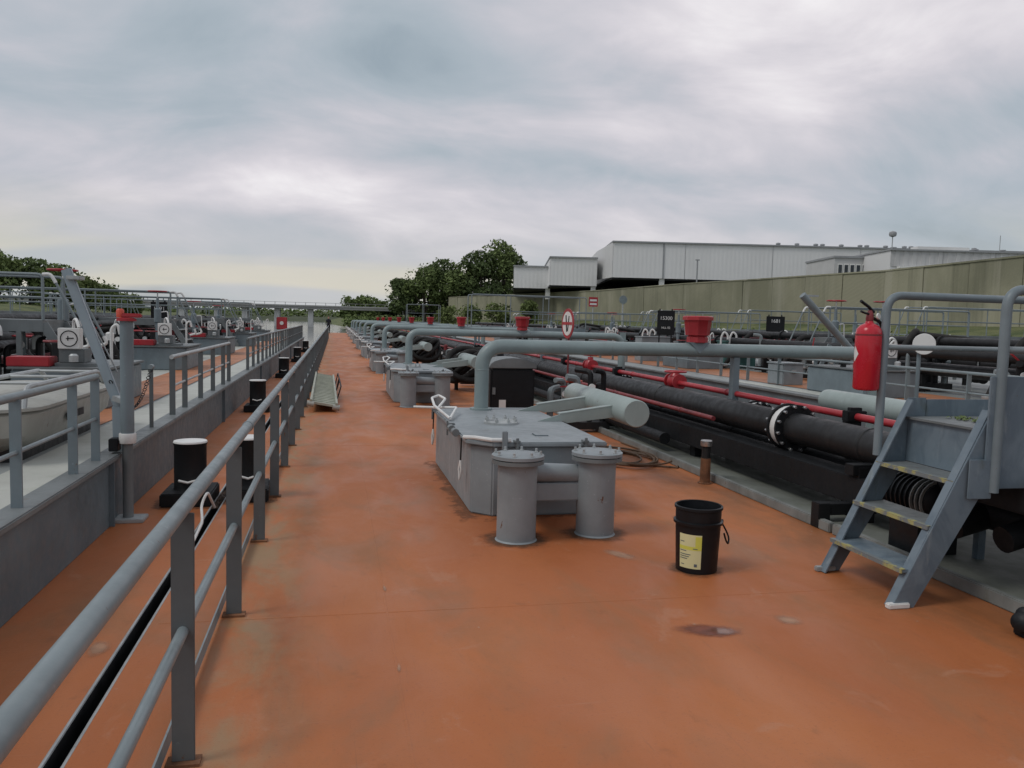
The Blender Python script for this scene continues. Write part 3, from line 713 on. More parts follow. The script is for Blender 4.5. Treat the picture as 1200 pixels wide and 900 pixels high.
MB().tube(pts, .012, 7).build('hose_line', 'hose_brown', t)
MB().tube([(.2, -.5, .014), (.45, -.65, .014), (.60, -.4, .014), (.52, .5, .02), (.47, 1.3, .014)], .012, 7).build('hose_tail', 'hose_brown', t)
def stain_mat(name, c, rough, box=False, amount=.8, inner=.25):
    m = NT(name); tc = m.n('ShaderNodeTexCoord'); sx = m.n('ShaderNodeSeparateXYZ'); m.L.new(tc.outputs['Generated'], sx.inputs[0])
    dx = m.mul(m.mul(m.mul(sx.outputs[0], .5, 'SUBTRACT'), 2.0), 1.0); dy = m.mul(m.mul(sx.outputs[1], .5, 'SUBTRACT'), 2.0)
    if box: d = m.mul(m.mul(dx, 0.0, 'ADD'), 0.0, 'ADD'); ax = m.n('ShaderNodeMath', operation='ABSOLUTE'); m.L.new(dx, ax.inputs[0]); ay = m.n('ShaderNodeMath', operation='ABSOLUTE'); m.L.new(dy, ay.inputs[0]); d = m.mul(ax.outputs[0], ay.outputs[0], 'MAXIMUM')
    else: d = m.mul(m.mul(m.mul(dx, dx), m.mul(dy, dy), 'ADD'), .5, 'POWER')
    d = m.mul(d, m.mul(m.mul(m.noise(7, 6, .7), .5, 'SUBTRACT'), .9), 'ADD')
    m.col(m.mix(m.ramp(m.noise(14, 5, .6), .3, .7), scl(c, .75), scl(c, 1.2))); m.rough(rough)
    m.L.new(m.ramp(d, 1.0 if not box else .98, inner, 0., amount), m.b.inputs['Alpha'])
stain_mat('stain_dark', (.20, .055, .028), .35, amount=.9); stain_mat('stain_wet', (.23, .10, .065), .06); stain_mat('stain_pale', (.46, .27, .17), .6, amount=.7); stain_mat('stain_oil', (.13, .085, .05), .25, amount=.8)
stain_mat('stain_scuff', (.17, .075, .045), .6, inner=-1.0, amount=.7); stain_mat('grime_shade_round', (.10, .055, .03), .7, amount=.7, inner=.5); stain_mat('smear', (.30, .18, .10), .7, amount=.28, inner=-.4); stain_mat('grime_shade_box', (.13, .065, .035), .7, True, .45, .80)  # the round and box rings mix dirt with painted contact shade
def sheet(a, b, z, mat, name, parent=None, c=(0, 0)):
    return MB().add([(c[0] - a, c[1] - b, z), (c[0] + a, c[1] - b, z), (c[0] + a, c[1] + b, z), (c[0] - a, c[1] + b, z)], [(0, 1, 2, 3)]).build(name, mat, parent)
def blot(name, label, c, a, b, mat, rz=0, seed=1, z=.0022):
    o = sheet(a * 1.25, b * 1.25, 0, mat, name); o.location = (c[0], c[1], z); o.rotation_euler = (0, 0, rz)
    return struct(tag(o, label, 'stain'), 'stuff')
blot('puddle', 'dark oval puddle in a dent of the orange deck before the bucket', (2.0, 3.97), .17, .09, 'stain_dark', -.2)
blot('puddle', 'glossy wet right half of the oval puddle before the bucket', (2.075, 3.945), .08, .05, 'stain_wet', -.2, 9, .0042)
blot('stain', 'small pale scrape on the deck between puddle and stairs', (2.53, 4.05), .07, .08, 'stain_pale', .4)
blot('stain', 'oval oil stain on the deck just right of the bucket rim', (3.02, 6.35), .16, .18, 'stain_oil', .1)
blot('stain', 'pale worn paint patch on the deck beside the right standpipe', (2.02, 5.42), .07, .14, 'stain_pale', .5)
r = random.Random(77)
STN = [('pale', 'faint pale scuff'), ('oil', 'faint brown oil smear')]
for i, (x, y, a, b, m, lab) in enumerate([(-.30, 4.3, .16, 1.1, 'smear', 'long brown dirt smear beside the nearest railing posts'), (-.25, 6.6, .18, 1.2, 'smear', 'brown dirt smear beside the third railing post'), (-.28, 9.4, .18, 1.6, 'smear', 'brown dirt smear along the railing before the gangplank'),
        (.9, 10.4, .25, .5, 'smear', 'brown stain on the deck left of the first vapour pipe'), (3.3, 4.35, .35, .45, 'smear', 'brown trodden stain under the foot of the stairs'), (3.6, 6.9, .25, .8, 'smear', 'dark grime on the deck along the drip tray edge'),
        (-1.35, 4.9, .22, 1.0, 'smear', 'brown stain on the gangway beside the left coaming'), (-1.12, 4.2, .05, .09, 'stain_pale', 'pale grey chipped patch beside the gap between the barges'), (.31, 3.75, .010, .05, 'stain_pale', 'thin pale streak on the weld seam in the foreground'), (.31, 4.9, .010, .07, 'stain_pale', 'thin pale streak on the weld seam further ahead')]):
    blot('stain', lab, (x, y), a, b, m, r.uniform(-.1, .1), 1, .0018 + .0003 * i)
def grime_shade_under():  # dark feathered sheets: dirt rings doubling as painted contact shade around bases
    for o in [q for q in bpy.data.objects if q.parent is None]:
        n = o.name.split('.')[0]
        if n == 'standpipe': c = sheet(.30, .30, .0012, 'grime_shade_round', 'grime', o)  # dirt ring and painted contact shade
        elif n == 'tank_hatch': c = sheet(.70, 1.48, .0008, 'grime_shade_box', 'grime', o, (.55, 1.31))  # dirt ring and painted contact shade
        elif n == 'bollard': c = sheet(.30, .36, .0012, 'grime_shade_box', 'grime', o)  # dirt ring and painted contact shade
        elif n == 'bucket': c = sheet(.20, .20, .0012, 'grime_shade_round', 'grime', o)  # dirt ring and painted contact shade
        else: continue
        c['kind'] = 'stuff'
t = thing('scuff_mark', 'thin dark curved scuff line on the deck between bucket and stairs', 'scuff mark', (2.95, 5.55, .002)); struct(t, 'stuff')
b = MB()
for k in range(22):
    a0 = -2.6 + k * .15; a1 = a0 + .15
    if k in (6, 7, 13): continue
    w = .006 + .004 * math.sin(k)
    b.add([(rr * math.cos(a) * .42, rr * math.sin(a) * .55, 0) for a, rr in ((a0, 1), (a1, 1), (a1, 1 + w * 2.4), (a0, 1 + w * 2.4))], [(0, 1, 2, 3)])
b.build('scuff_line', 'stain_scuff', t)
# black valve cluster right of and below the stairs
t = thing('cargo_manifold', 'heavy black manifold with bulging blind flanges behind the foot of the stairs', 'manifold', (4.12, 4.05, 0))
for k in range(5):
    y = -1.35 + .42 * k
    MB().lathe([(.08, -.30), (.115, -.28), (.115, -.24), (.085, -.22), (.085, .1)], 18, (.12, y + .3, .36 + .02 * (k % 2)), (-1, 0, -.25)).build('blind_flange', 'black_paint', t)
MB().tube([(.35, -1.7, .42), (.35, 1.3, .42)], .12, 16).build('header', 'black_paint', t)
MB().bx(.0, .5, -1.7, 1.2, .55, .80).build('housing', 'black_paint', t, bevel=.02)
for k in range(4): MB().bx(.2, .3, -1.5 + .8 * k, -1.4 + .8 * k, .05, .4).build('leg', 'black_paint', t)
t = thing('gearbox', 'black ribbed drive unit seen between the stair treads', 'drive unit', (4.14, 5.12, .05))
MB().lathe([(.10, -.32), (.13, -.30), (.13, .20), (.11, .22)], 20, (0, 0, .42), (0, 1, 0)).build('casing', 'black_plastic', t)
for k in range(9): MB().lathe([(.134, -.005), (.15, -.004), (.15, .004), (.134, .005)], 20, (0, -.28 + .05 * k, .42), (0, 1, 0)).build('cooling_fin', 'tray_edge' if k < 3 else 'black_plastic', t)
MB().bx(-.08, .08, -.2, .1, .0, .31).build('base', 'black_plastic', t)
t = thing('drain_valve', 'black round-knobbed drain valve on the deck at the right edge of the picture', 'valve', (3.78, 3.62, 0))
for (x, y, z, q) in ((-.09, .0, .085, .055), (-.02, .05, .10, .05), (.06, -.02, .09, .06), (.0, -.10, .075, .05)):
    MB().lathe([(q * .55, -q * .9), (q * .95, -q * .6), (q, 0), (q * .95, q * .6), (q * .55, q * .9)], 16, (x, y, z), (-1, -.4, .3)).build('knob', 'black_plastic', t)
MB().tube([(.0, -.02, .07), (.55, .1, .12)], .045, 12).build('branch', 'black_paint', t); MB().bx(-.10, .12, -.11, .06, .001, .05).build('base', 'black_paint', t, bevel=.01)
# cabinet, sign, second counterweight pipe
t = thing('black_cabinet', 'big black canvas-covered cabinet with grey rounded top behind the first hatch', 'cabinet', (2.53, 11.8, 0))
MB().bx(-.33, .33, -.32, .32, .0, .98).build('body', 'black_plastic', t, bevel=.03)
b = MB(); prof = [(-.35, .98)] + [(.35 * -math.cos(a * PI / 10), 1.0 + .13 * math.sin(a * PI / 10)) for a in range(11)] + [(.35, .98)]
b.prism([(x, -.34, z) for x, z in prof], (0, .68, 0)).build('lid', 'coaming_grey', t, bevel=.008)
MB().bx(-.20, -.10, -.335, -.325, .35, .52).build('data_plate', 'white_paint', t); MB().bx(-.30, -.26, -.345, -.325, .6, .7).build('hasp', 'coaming_grey', t)
t = thing('grey_float_pipe', 'fat grey-green closed pipe lying beyond the red pipe left of the stairs', 'pipe', (6.0, 6.4, .79))
MB().lathe([(.09, 0), (.125, .02), (.132, .05), (.132, 2.55), (.125, 2.6), (.09, 2.62)], 26, (0, 0, 0), (0, 1, 0)).build('pipe', 'drum_paint', t)
for y in (.5, 2.1): MB().bx(-.07, .07, y, y + .06, -.74, -.08).build('support', 'black_paint', t)

def round_sign(label, loc, rz, rad, post):
    t = thing('round_sign', label, 'sign', loc, rz)     # faces local -Y
    z = post
    MB().tube([(0, .02, 0), (0, .02, z - rad * .6)], .018, 8).build('post', 'red_dull', t)
    MB().lathe([(rad, 0), (rad, .012)], 40, (0, 0, z), (0, -1, 0)).build('ring', 'red_paint', t)
    MB().lathe([(rad * .80, 0), (rad * .80, .004)], 40, (0, -.0135, z), (0, -1, 0)).build('face', 'white_paint', t)
    MB().bx(-rad * .78, rad * .78, -.026, -.021, z - rad * .08, z + rad * .10).build('bar', 'red_paint', t)
    MB().bar((-rad * .25, -.0195, z + rad * .55), (-rad * .05, -.0195, z - rad * .55), rad * .16, .003, up=(0, 1, 0)).build('pictogram', 'black_paint', t)
    MB().bar((rad * .28, -.0195, z + rad * .5), (rad * .08, -.0195, z - rad * .5), rad * .13, .003, up=(0, 1, 0)).build('pictogram', 'black_paint', t)
    return t
round_sign('round white prohibition sign with red rim standing above the red pipe', (4.10, 14.1, .3), R(-83), .27, 1.35)

# more walkways further along our deck
def catwalk(name, label, loc, L, zp, zr, wid=.9, posts=4, mat='rail_paint', white=True, stair=None, plate='blue_grey', group='catwalks across the barges'):
    # runs along +X from loc; platform height zp, rail top zr (above loc)
    t = thing(name, label, 'catwalk', loc, 0, group)
    MB().bx(0, L, 0, wid, zp - .16, zp).build('platform', plate, t)
    for s, y in ((0, 0.02), (1, wid - .02)):
        pts = [(0, y, zp), (0, y, zr), (L, y, zr), (L, y, zp)]
        MB().tube(fillet(pts, .07, 4), .021, 8).build('top_rail', mat, t)
        MB().tube([(0, y, (zp + zr) / 2), (L, y, (zp + zr) / 2)], .015, 6).build('mid_rail', mat, t)
        for k in range(1, posts): MB().tube([(L * k / posts, y, zp), (L * k / posts, y, zr)], .018, 6).build('post', mat, t)
        for x in (.3, L - .3): MB().bx(x - .03, x + .03, y - .03, y + .03, 0, zp - .16).build('leg', plate, t)
        if stair:
            sx = L if stair > 0 else 0
            b = MB().bar((sx, y, zp - .05), (sx + stair * zp * .55, y, .02), .03, .12).build('stringer', plate, t)
            e1 = (sx + stair * zp * .55, y, .75); MB().tube([(sx + stair * .16, y, zr - .10), e1], .018, 8).build('stair_rail', mat, t)
            MB().tube(fillet([(sx, y, zr), (sx + stair * .10, y, zr + .01), (sx + stair * .165, y, zr - .11)], .08, 5), .024, 8).build('rail_bend', 'white_paint', t)
            MB().tube(fillet([e1, (e1[0] + stair * .05, y, .64), (e1[0] - stair * .10, y, .60)], .06, 5), .024, 8).build('rail_bend', 'white_paint', t)
    if stair:
        n = max(3, int(zp / .24)); sx = L if stair > 0 else 0
        for k in range(1, n):
            f = k / n; x = sx + stair * zp * .55 * f; z = zp * (1 - f)
            MB().bx(x - .11, x + .11, .03, wid - .03, z - .02, z).build('tread', 'galvanised', t)
    return t
catwalk('catwalk', 'railed grey catwalk across the pipes beyond the second hatch', (4.9, 29.6, 0), 4.4, 1.46, 2.64, posts=3, stair=None)
catwalk('catwalk', 'railed grey catwalk across the pipes far along the deck near the trees', (4.9, 57, 0), 2.3, 1.5, 2.7, posts=2, stair=None)

# gangplank lying along the railing
t = thing('gangplank', 'pale ribbed aluminium gangplank lying along the railing on the orange deck', 'gangplank', (-.20, 14.4, .02), R(.6)); t.rotation_euler = (0, R(9), R(.6)); t.location.z = .06
MB().bx(-.22, .22, 0, 7.2, .06, .10).build('plank', 'aluminium', t)
for s in (-1, 1): MB().bx(s * .22 - .02, s * .22 + .02, -.05, 7.25, .02, .14).build('side_rail', 'aluminium', t, bevel=.004)
me = MB().bx(-.195, .195, -.02, .02, .10, .118).mesh('cleat', 'aluminium')
for k in range(24): o = link('cleat', me, t); o.location = (0, .15 + .30 * k, 0)
for k, (y, h) in enumerate(((1.2, .34), (2.9, .32))): MB().tube(fillet([(.25, y, .1), (.28, y, h), (.26, y + 1.6, h + .05), (.25, y + 1.7, .1)], .08, 4), .013, 6).build('hand_hoop', 'black_paint', t)
MB().cyl((.16, -.02, .06), (.28, -.02, .06), .05, 12).build('wheel', 'cream_paint', t)
MB().cyl((-.28, -.02, .06), (-.16, -.02, .06), .05, 12).build('wheel', 'cream_paint', t)

# ================================================================== bollards
def make_bollard():
    t = thing('bollard', '', 'bollard', (0, 0, 0), 0, 'black mooring bollards with white tops')
    MB().bx(-.21, .21, -.26, .26, .0, .115).build('base', 'black_paint', t, bevel=.012)
    MB().lathe([(.142, .115), (.135, .13), (.135, .50), (.142, .512), (.142, .52)], 28).build('barrel', 'black_paint', t)
    MB().lathe([(.140, .521), (.143, .525), (.138, .538), (.0, .542)], 28).build('top', 'white_paint', t)
    MB().tube([(.075 * math.cos(a) + 0, -.135 - .012, .21 + .02 * abs(math.cos(a)) - .02) for a in [PI * k / 8 for k in range(9)]], .011, 6).build('lug', 'white_paint', t)
    return t
bo = make_bollard(); BP = [(-1.235, 7.5), (-1.30, 14.6), (-1.34, 22.6), (-1.34, 30.5), (-1.34, 39)]
for i, (x, y) in enumerate(BP): place(bo, i, (x, y, .001), f'{ordn(i)} black bollard with white top beside the left grey coaming')
for i, (x, y) in enumerate([(-.755, 7.62), (-.755, 22), (-.755, 36), (-.755, 52)]):
    o = place(bo, 1, (x, y, .001), f'{ordn(i)} black bollard with white top just outside the long railing', rz=.05); o.scale = (.85, 1, 1.03)
# ropes hanging in the gap beside the first bollard
o = MB().tube(fillet([(-.98, 7.1, .03), (-1.0, 6.85, .22), (-1.04, 6.8, .12), (-1.0, 6.6, .03), (-.98, 6.0, .02)], .08, 5), .011, 7).build('mooring_wire', 'white_paint')
tag(o, 'white mooring wire looping over the gap beside the nearest bollard', 'wire')

# ================================================================== left barge
def flat_railing(name, label, x, ys, zb, zt, mid=True, mat='rail_paint', post='post_paint', group='railings on the left barge', r=.024, w=.06):
    t = thing(name, label, 'railing', (x, ys[0], zb), 0, group); y0 = ys[0]; H = zt - zb
    MB().tube([(0, -.04, H), (0, ys[-1] - y0 + .04, H)], r, 10).build('top_rail', mat, t)
    if mid: MB().tube([(0, 0, H * .5), (0, ys[-1] - y0, H * .5)], r * .6, 8).build('mid_rail', mat, t)
    me = MB().bx(-w / 2, w / 2, -.007, .007, .0, H - r * .7).mesh('post', post)
    for y in ys: o = link('post', me, t); o.location = (0, y - y0, 0)
    return t
flat_railing('coaming_railing', 'short blue-grey railing on the left coaming before the cream hatch', LC - .04, [1.9, 2.95, 3.95, 4.95, 5.95, 6.48], LZ + .012, 1.165, mat='rail_paint', post='blue_grey')
flat_railing('coaming_railing', 'closely posted grey railing on the left coaming just beyond the chain', LC - .04, [9.4, 10.15, 11.3, 12.4, 13.5, 14.2], LZ + .012, 1.175, mat='galvanised')
flat_railing('coaming_railing', 'long far railing on the left coaming behind the second bollard', LC - .04, [17.2 + 1.15 * k for k in range(25)], LZ + .012, 1.18)
o = flat_railing('coaming_railing', 'single chain post standing on the left coaming', LC - .04, [8.36, 8.362], LZ + .012, 1.13, False, w=.035)
ch = thing('chain', 'dark chain sagging between the tall post and the chain post', 'chain', (LC - .04, 6.9, 1.12))
me = MB().tube([(.012 * math.cos(a * PI / 5), .024 * math.sin(a * PI / 5), 0) for a in range(10)], .004, 5, closed=True).mesh('chain_link', 'dark_pipe')
for k in range(36):
    u = (k + .5) / 36; o = link('chain_link', me, ch); o.location = (0, u * 1.44, -.30 * 4 * u * (1 - u) - .01); o.rotation_euler = (math.atan(-.30 * 4 * (1 - 2 * u) / 1.44), (k % 2) * PI / 2, 0)

t = thing('davit_post', 'tall blue-grey round post with white collar and red head beside the left coaming', 'post', (-1.59, 6.83, 0))
MB().bx(-.13, .13, -.10, .10, .0, .03).build('foot_plate', 'galvanised', t, bevel=.005); MB().tube([(0, 0, .03), (0, 0, .70)], .040, 16).build('lower_tube', 'coaming_grey', t)
MB().tube([(0, 0, .68), (0, 0, 1.58)], .050, 18).build('upper_tube', 'blue_grey', t)
MB().lathe([(.060, .62), (.063, .625), (.063, .695), (.060, .70)], 20).build('collar', 'white_paint', t)
MB().bx(-.13, -.06, -.05, .05, .56, .66).build('clamp', 'black_paint', t, bevel=.006)
MB().lathe([(.072, 1.58), (.072, 1.600), (.05, 1.605), (.0, 1.607)], 18).build('head_plate', 'red_paint', t)
MB().lathe([(.028, 1.606), (.030, 1.66), (.018, 1.675)], 12, (-.045, 0, 0)).build('head_knob', 'orange_red', t)
MB().bx(-.03, .11, -.035, .035, 1.607, 1.64).build('head_arm', 'red_paint', t, bevel=.008)
t = thing('davit_boom', 'slanting flat light blue-grey boom leaning left of the tall post', 'boom', (-1.68, 6.95, .92))
MB().bar((.0, 0, -.02), (-.375, .02, 1.05), .045, .072, up=(1, 0, .35)).build('arm', 'boom_paint', t, bevel=.004)
MB().bar((-.01, 0, -.02), (.0, -.01, -.40), .05, .075, up=(1, 0, 0)).build('heel', 'boom_paint', t, bevel=.004)
MB().bar((-.02, -.04, .05), (.09, -.10, .02), .06, .04).build('hinge', 'galvanised', t); MB().bx(-.36, -.26, -.05, .09, .97, 1.0).build('sheave', 'galvanised', t, bevel=.005)
MB().tube([(-.36, .02, .98), (-.02, .05, .25)], .006, 6).build('stay_wire', 'galvanised', t)

t = thing('cream_hatch', 'low cream tank hatch with bent rails on top behind the near left railing', 'hatch', (-2.42, 7.4, LZ))
def rrect(x0, x1, y0, y1, q, z, n=6): return [(cx + q * math.cos(a), cy + q * math.sin(a), z) for cx, cy, a0 in ((x1 - q, y1 - q, 0), (x0 + q, y1 - q, PI / 2), (x0 + q, y0 + q, PI), (x1 - q, y0 + q, 1.5 * PI)) for a in [a0 + PI / 2 * i / n for i in range(n + 1)]]
def loft(rings):
    b = MB(); k = len(rings[0])
    for q in rings: b.v += q
    b.f = [(i * k + m, i * k + (m + 1) % k, (i + 1) * k + (m + 1) % k, (i + 1) * k + m) for i in range(len(rings) - 1) for m in range(k)] + [tuple(reversed(range(k))), tuple((len(rings) - 1) * k + m for m in range(k))]
    return b
loft([rrect(-.62, .16, -.95, 1.12, .25, .08), rrect(-.75, .28, -1.1, 1.3, .32, .20), rrect(-.78, .31, -1.13, 1.34, .34, .36), rrect(-.76, .29, -1.1, 1.31, .32, .385)]).build('body', 'cream_paint', t)
MB().bx(-.6, .16, -.9, 1.1, .0, .12).build('plinth', 'dark_pipe', t)
loft([rrect(-.80, .33, -1.15, 1.36, .35, .387), rrect(-.80, .33, -1.15, 1.36, .35, .41), rrect(-.70, .22, -1.0, 1.2, .3, .44)]).build('cover', 'cream_paint', t); MB().bx(.312, .316, -.3, .15, .24, .30).build('stencil', 'dark_pipe', t)
for x in (.24, -.25): MB().tube(fillet([(x, -1.0, .40), (x, -.95, .56), (x, .9, .56), (x, 1.1, .40)], .12, 5), .02, 8).build('bent_rail', 'galvanised', t)
for y in (-.6, .1, .8): MB().tube([(.24, y, .56), (-.25, y, .56)], .014, 6).build('rung', 'galvanised', t)
for y in (-.9, 1.2): MB().tube([(-.5, y, .40), (.2, y, .44)], .02, 6).build('latch', 'black_paint', t)

def make_gauge_hatch():
    t = thing('gauge_hatch', '', 'hatch', (0, 0, 0), 0, 'box hatches with white gauges')
    MB().bx(0, 1.0, 0, 1.7, 0, .45).build('box', 'blue_grey', t, bevel=.02)
    MB().bx(-.03, 1.03, -.03, 1.73, .45, .48).build('lid', 'coaming_grey', t, bevel=.008)
    MB().bx(-.04, .40, .0, .30, .482, .59).build('red_tray', 'red_paint', t, bevel=.01)
    MB().lathe([(.05, .48), (.05, .55), (.03, .57)], 12, (.64, .05, .06)).build('small_cap', 'galvanised', t)
    MB().bx(.42, .86, .12, .50, .482, .52).build('gauge_foot', 'coaming_grey', t); MB().bx(.45, .72, .16, .46, .52, .68).build('gauge_stand', 'coaming_grey', t, bevel=.01)
    g = MB().bx(.45, .69, .13, .24, .68, .92).build('gauge_box', 'white_paint', t, bevel=.008)
    MB().ring((.57, .128, .80), (0, 1, 0), .088, .006, 24, 6).build('dial_ring', 'dark_pipe', g)
    MB().bar((.54, .127, .80), (.62, .127, .805), .012, .003, up=(0, 1, 0)).build('pointer', 'dark_pipe', g)
    MB().bar((.56, .127, .775), (.56, .127, .83), .010, .003, up=(0, 1, 0)).build('pointer', 'dark_pipe', g)
    MB().tube(fillet([(.50, .55, .48), (.50, .55, 1.0), (.56, .45, 1.03), (.60, .40, .92)], .06, 5), .018, 8).build('gooseneck', 'white_paint', t)
    MB().tube(fillet([(.90, .6, .48), (.90, .6, .92), (.97, .6, .98), (1.0, .6, .85)], .05, 5), .018, 8).build('gooseneck', 'white_paint', t)
    MB().tube([(.2, .9, .48), (.2, .9, .72)], .05, 12).build('vent_stub', 'dark_pipe', t)
    MB().ring((.2, .9, .74), (0, 0, 1), .13, .014, 20, 6).build('lid_wheel', 'red_dull', t)
    return t
gh = make_gauge_hatch()
GLP = [(-3.54, 10), (-3.85, 16.9), (-3.9, 23.6), (-3.9, 30.3), (-3.9, 37)]
for i, (x, y) in enumerate(GLP): place(gh, i, (x, y, LZ), f'{ordn(i)} blue-grey box hatch with white dial gauge and red tray on the left barge')
GRP = [(8.62, 11.9), (9.1, 19.9), (9.1, 27.6), (9.1, 36), (9.1, 45)]
for i, (x, y) in enumerate(GRP): place(gh, 1, (x, y, LZ), f'{ordn(i)} blue-grey box hatch with white dial gauge and red tray on the right barge')

def pipe_bank(side, xs, y0, y1, zd, group):
    for i, (x, z, r, mat) in enumerate(xs):
        nm = {'dark_pipe': 'black', 'red_dull': 'dull red', 'rail_paint': 'grey', 'red_paint': 'red'}[mat]
        lab = f'{ordn(i)} pipe, {nm}, in the pipe bank of the {side}'
        t = thing('cargo_pipe', lab, 'pipe', (x, y0, zd), 0, group)
        MB().tube([(0, 0, z), (0, y1 - y0, z)], r, 12).build('pipe_length', mat, t)
        me = MB().lathe([(r * 1.4, -.03), (r * 1.4, .03)], 16, (0, 0, 0), (0, 1, 0)).mesh('flange', mat)
        for k in range(1, int((y1 - y0) / 6)): o = link('flange', me, t); o.location = (0, 6 * k + i * 1.3, z)
        ms = MB().bx(-.05, .05, -.04, .04, 0, z - r + .01).mesh('support', 'dark_pipe')
        for k in range(int((y1 - y0) / 4)): o = link('support', ms, t); o.location = (0, .4 + 4 * k + .3 * i, 0)
pipe_bank('left barge', [(-4.75, .55, .11, 'dark_pipe'), (-5.05, .30, .09, 'red_dull'), (-5.4, .62, .13, 'dark_pipe'), (-5.8, .75, .06, 'red_dull'), (-6.2, .50, .13, 'dark_pipe'), (-6.7, .80, .05, 'rail_paint'), (-7.1, .55, .13, 'dark_pipe'), (-4.95, .85, .07, 'dark_pipe'), (-5.6, .95, .09, 'dark_pipe')], 3, LE - 3, LZ, 'pipes on the left barge')
pipe_bank('right barge', [(10.95, .45, .12, 'dark_pipe'), (11.3, .70, .06, 'red_dull'), (11.7, .55, .14, 'dark_pipe'), (12.2, .82, .045, 'red_dull'), (12.0, .95, .09, 'dark_pipe'), (10.75, .75, .10, 'dark_pipe'), (13.5, .5, .16, 'dark_pipe'), (12.6, .55, .14, 'dark_pipe'), (13.1, .7, .1, 'dark_pipe')], -3, RE - 4, LZ, 'pipes on the right barge')
pipe_bank('outermost right barge', [(18.6, .55, .16, 'dark_pipe'), (19.4, .8, .1, 'dark_pipe'), (20.2, .6, .16, 'dark_pipe')], -3, 76, .6, 'pipes on the outermost right barge')
pipe_bank('outermost left barge', [(-13.6, .5, .15, 'dark_pipe'), (-14.4, .7, .1, 'red_dull'), (-15.2, .6, .15, 'dark_pipe')], 8, 58, .62, 'pipes on the outermost left barge')

LCW = [(12.2, -9.4, 5.5), (21, -9.6, 5.7), (30, -9.6, 5.7), (39.5, -9.6, 5.7)]
for i, (y, x, L) in enumerate(LCW): catwalk('catwalk', f'{ordn(i)} railed catwalk from the camera across the left barge pipes', (x, y, LZ), L, .98, 1.60 + .03 * i, stair=1, posts=3, plate='coaming_grey')
for i, (y, x, L) in enumerate([(17, 11.3, 3.8), (27, 11.3, 3.8), (37, 11.3, 3.8), (50, 11.3, 3.8)]): catwalk('catwalk', f'{ordn(i)} railed catwalk from the camera across the right barge pipes', (x, y, LZ), L, .95, 1.66, stair=-1, posts=3, plate='coaming_grey')
for i, (y, x, L) in enumerate([(22, 18, 4.5), (33, 18, 4.5), (45, 18, 4.5), (60, 18, 4.5)]): catwalk('catwalk', f'{ordn(i)} railed catwalk from the camera on the outermost right barge', (x, y, .6), L, 1.0, 1.85, stair=-1, posts=3, plate='coaming_grey')
for i, (y, x, L) in enumerate([(28, -17, 4.5), (40, -17, 4.5), (54, -17, 4.5)]): catwalk('catwalk', f'{ordn(i)} railed catwalk from the camera on the outermost left barge', (x, y, .62), L, .95, 1.8, stair=1, posts=3, plate='coaming_grey')

def tall_wheel(label, loc, H, mat='red_paint', body='blue_grey', group='tall handwheel columns'):
    t = thing('valve_column', label, 'valve', loc, 0, group)
    MB().lathe([(.12, 0), (.12, .03), (.05, .05), (.05, H * .55), (.08, H * .56), (.08, H * .74), (.04, H * .76), (.03, H * .9)], 14).build('column', body, t)
    MB().tube([(0, 0, H * .85), (0, 0, H)], .014, 8).build('stem', 'galvanised', t); handwheel(t, (0, 0, H), .20, mat)
    MB().tube(fillet([(.06, 0, H * .7), (.22, 0, H * .72), (.24, 0, H * .5)], .06, 4), .015, 6).build('side_pipe', 'white_paint', t)
LV = [(-4.0, 13.4, 1.72), (-4.05, 20.3, 1.62), (-4.3, 26.8, 1.5), (-4.4, 33, 1.45)]
for i, (x, y, H) in enumerate(LV): tall_wheel(f'{ordn(i)} tall red handwheel column from the camera on the left barge', (x, y, LZ), H)
for i, (x, y, H) in enumerate([(10.9, 16.2, 1.78), (12.6, 16.9, 1.82), (10.6, 24.0, 1.65), (11.0, 31.5, 1.6), (11.0, 41, 1.6)]): tall_wheel(f'{ordn(i)} tall red handwheel column from the camera on the right barge', (x, y, LZ), H)
for i, (x, y, H) in enumerate([(17.6, 25, 1.8), (17.6, 37, 1.75), (17.6, 50, 1.7)]): tall_wheel(f'{ordn(i)} tall red handwheel column from the camera on the outermost right barge', (x, y, .6), H)
k = 0
for i, y in enumerate((8.3, 13.8, 14.9, 19.5, 22, 25.7, 28.3, 33.6, 35.5, 41)):
    valve(f'{ordn(i)} red handwheel valve from the camera between pipes of the left barge', (-4.4 - .25 * (i % 3), y, LZ + .25), .46, .18, ('red_dull', 'red_paint')[i % 2], 'dark_pipe', 0, 'valves on the left barge')
for i, y in enumerate((9.2, 12.4, 15.0, 18.2, 22.0, 24.6, 29.8, 33.5, 40, 47, 55)):
    valve(f'{ordn(i)} red handwheel valve from the camera between pipes of the right barge', (10.75 + .5 * (i % 3), y, LZ + .25), .46, .18, ('red_paint', 'red_dull')[i % 2], 'dark_pipe', 0, 'valves on the right barge')

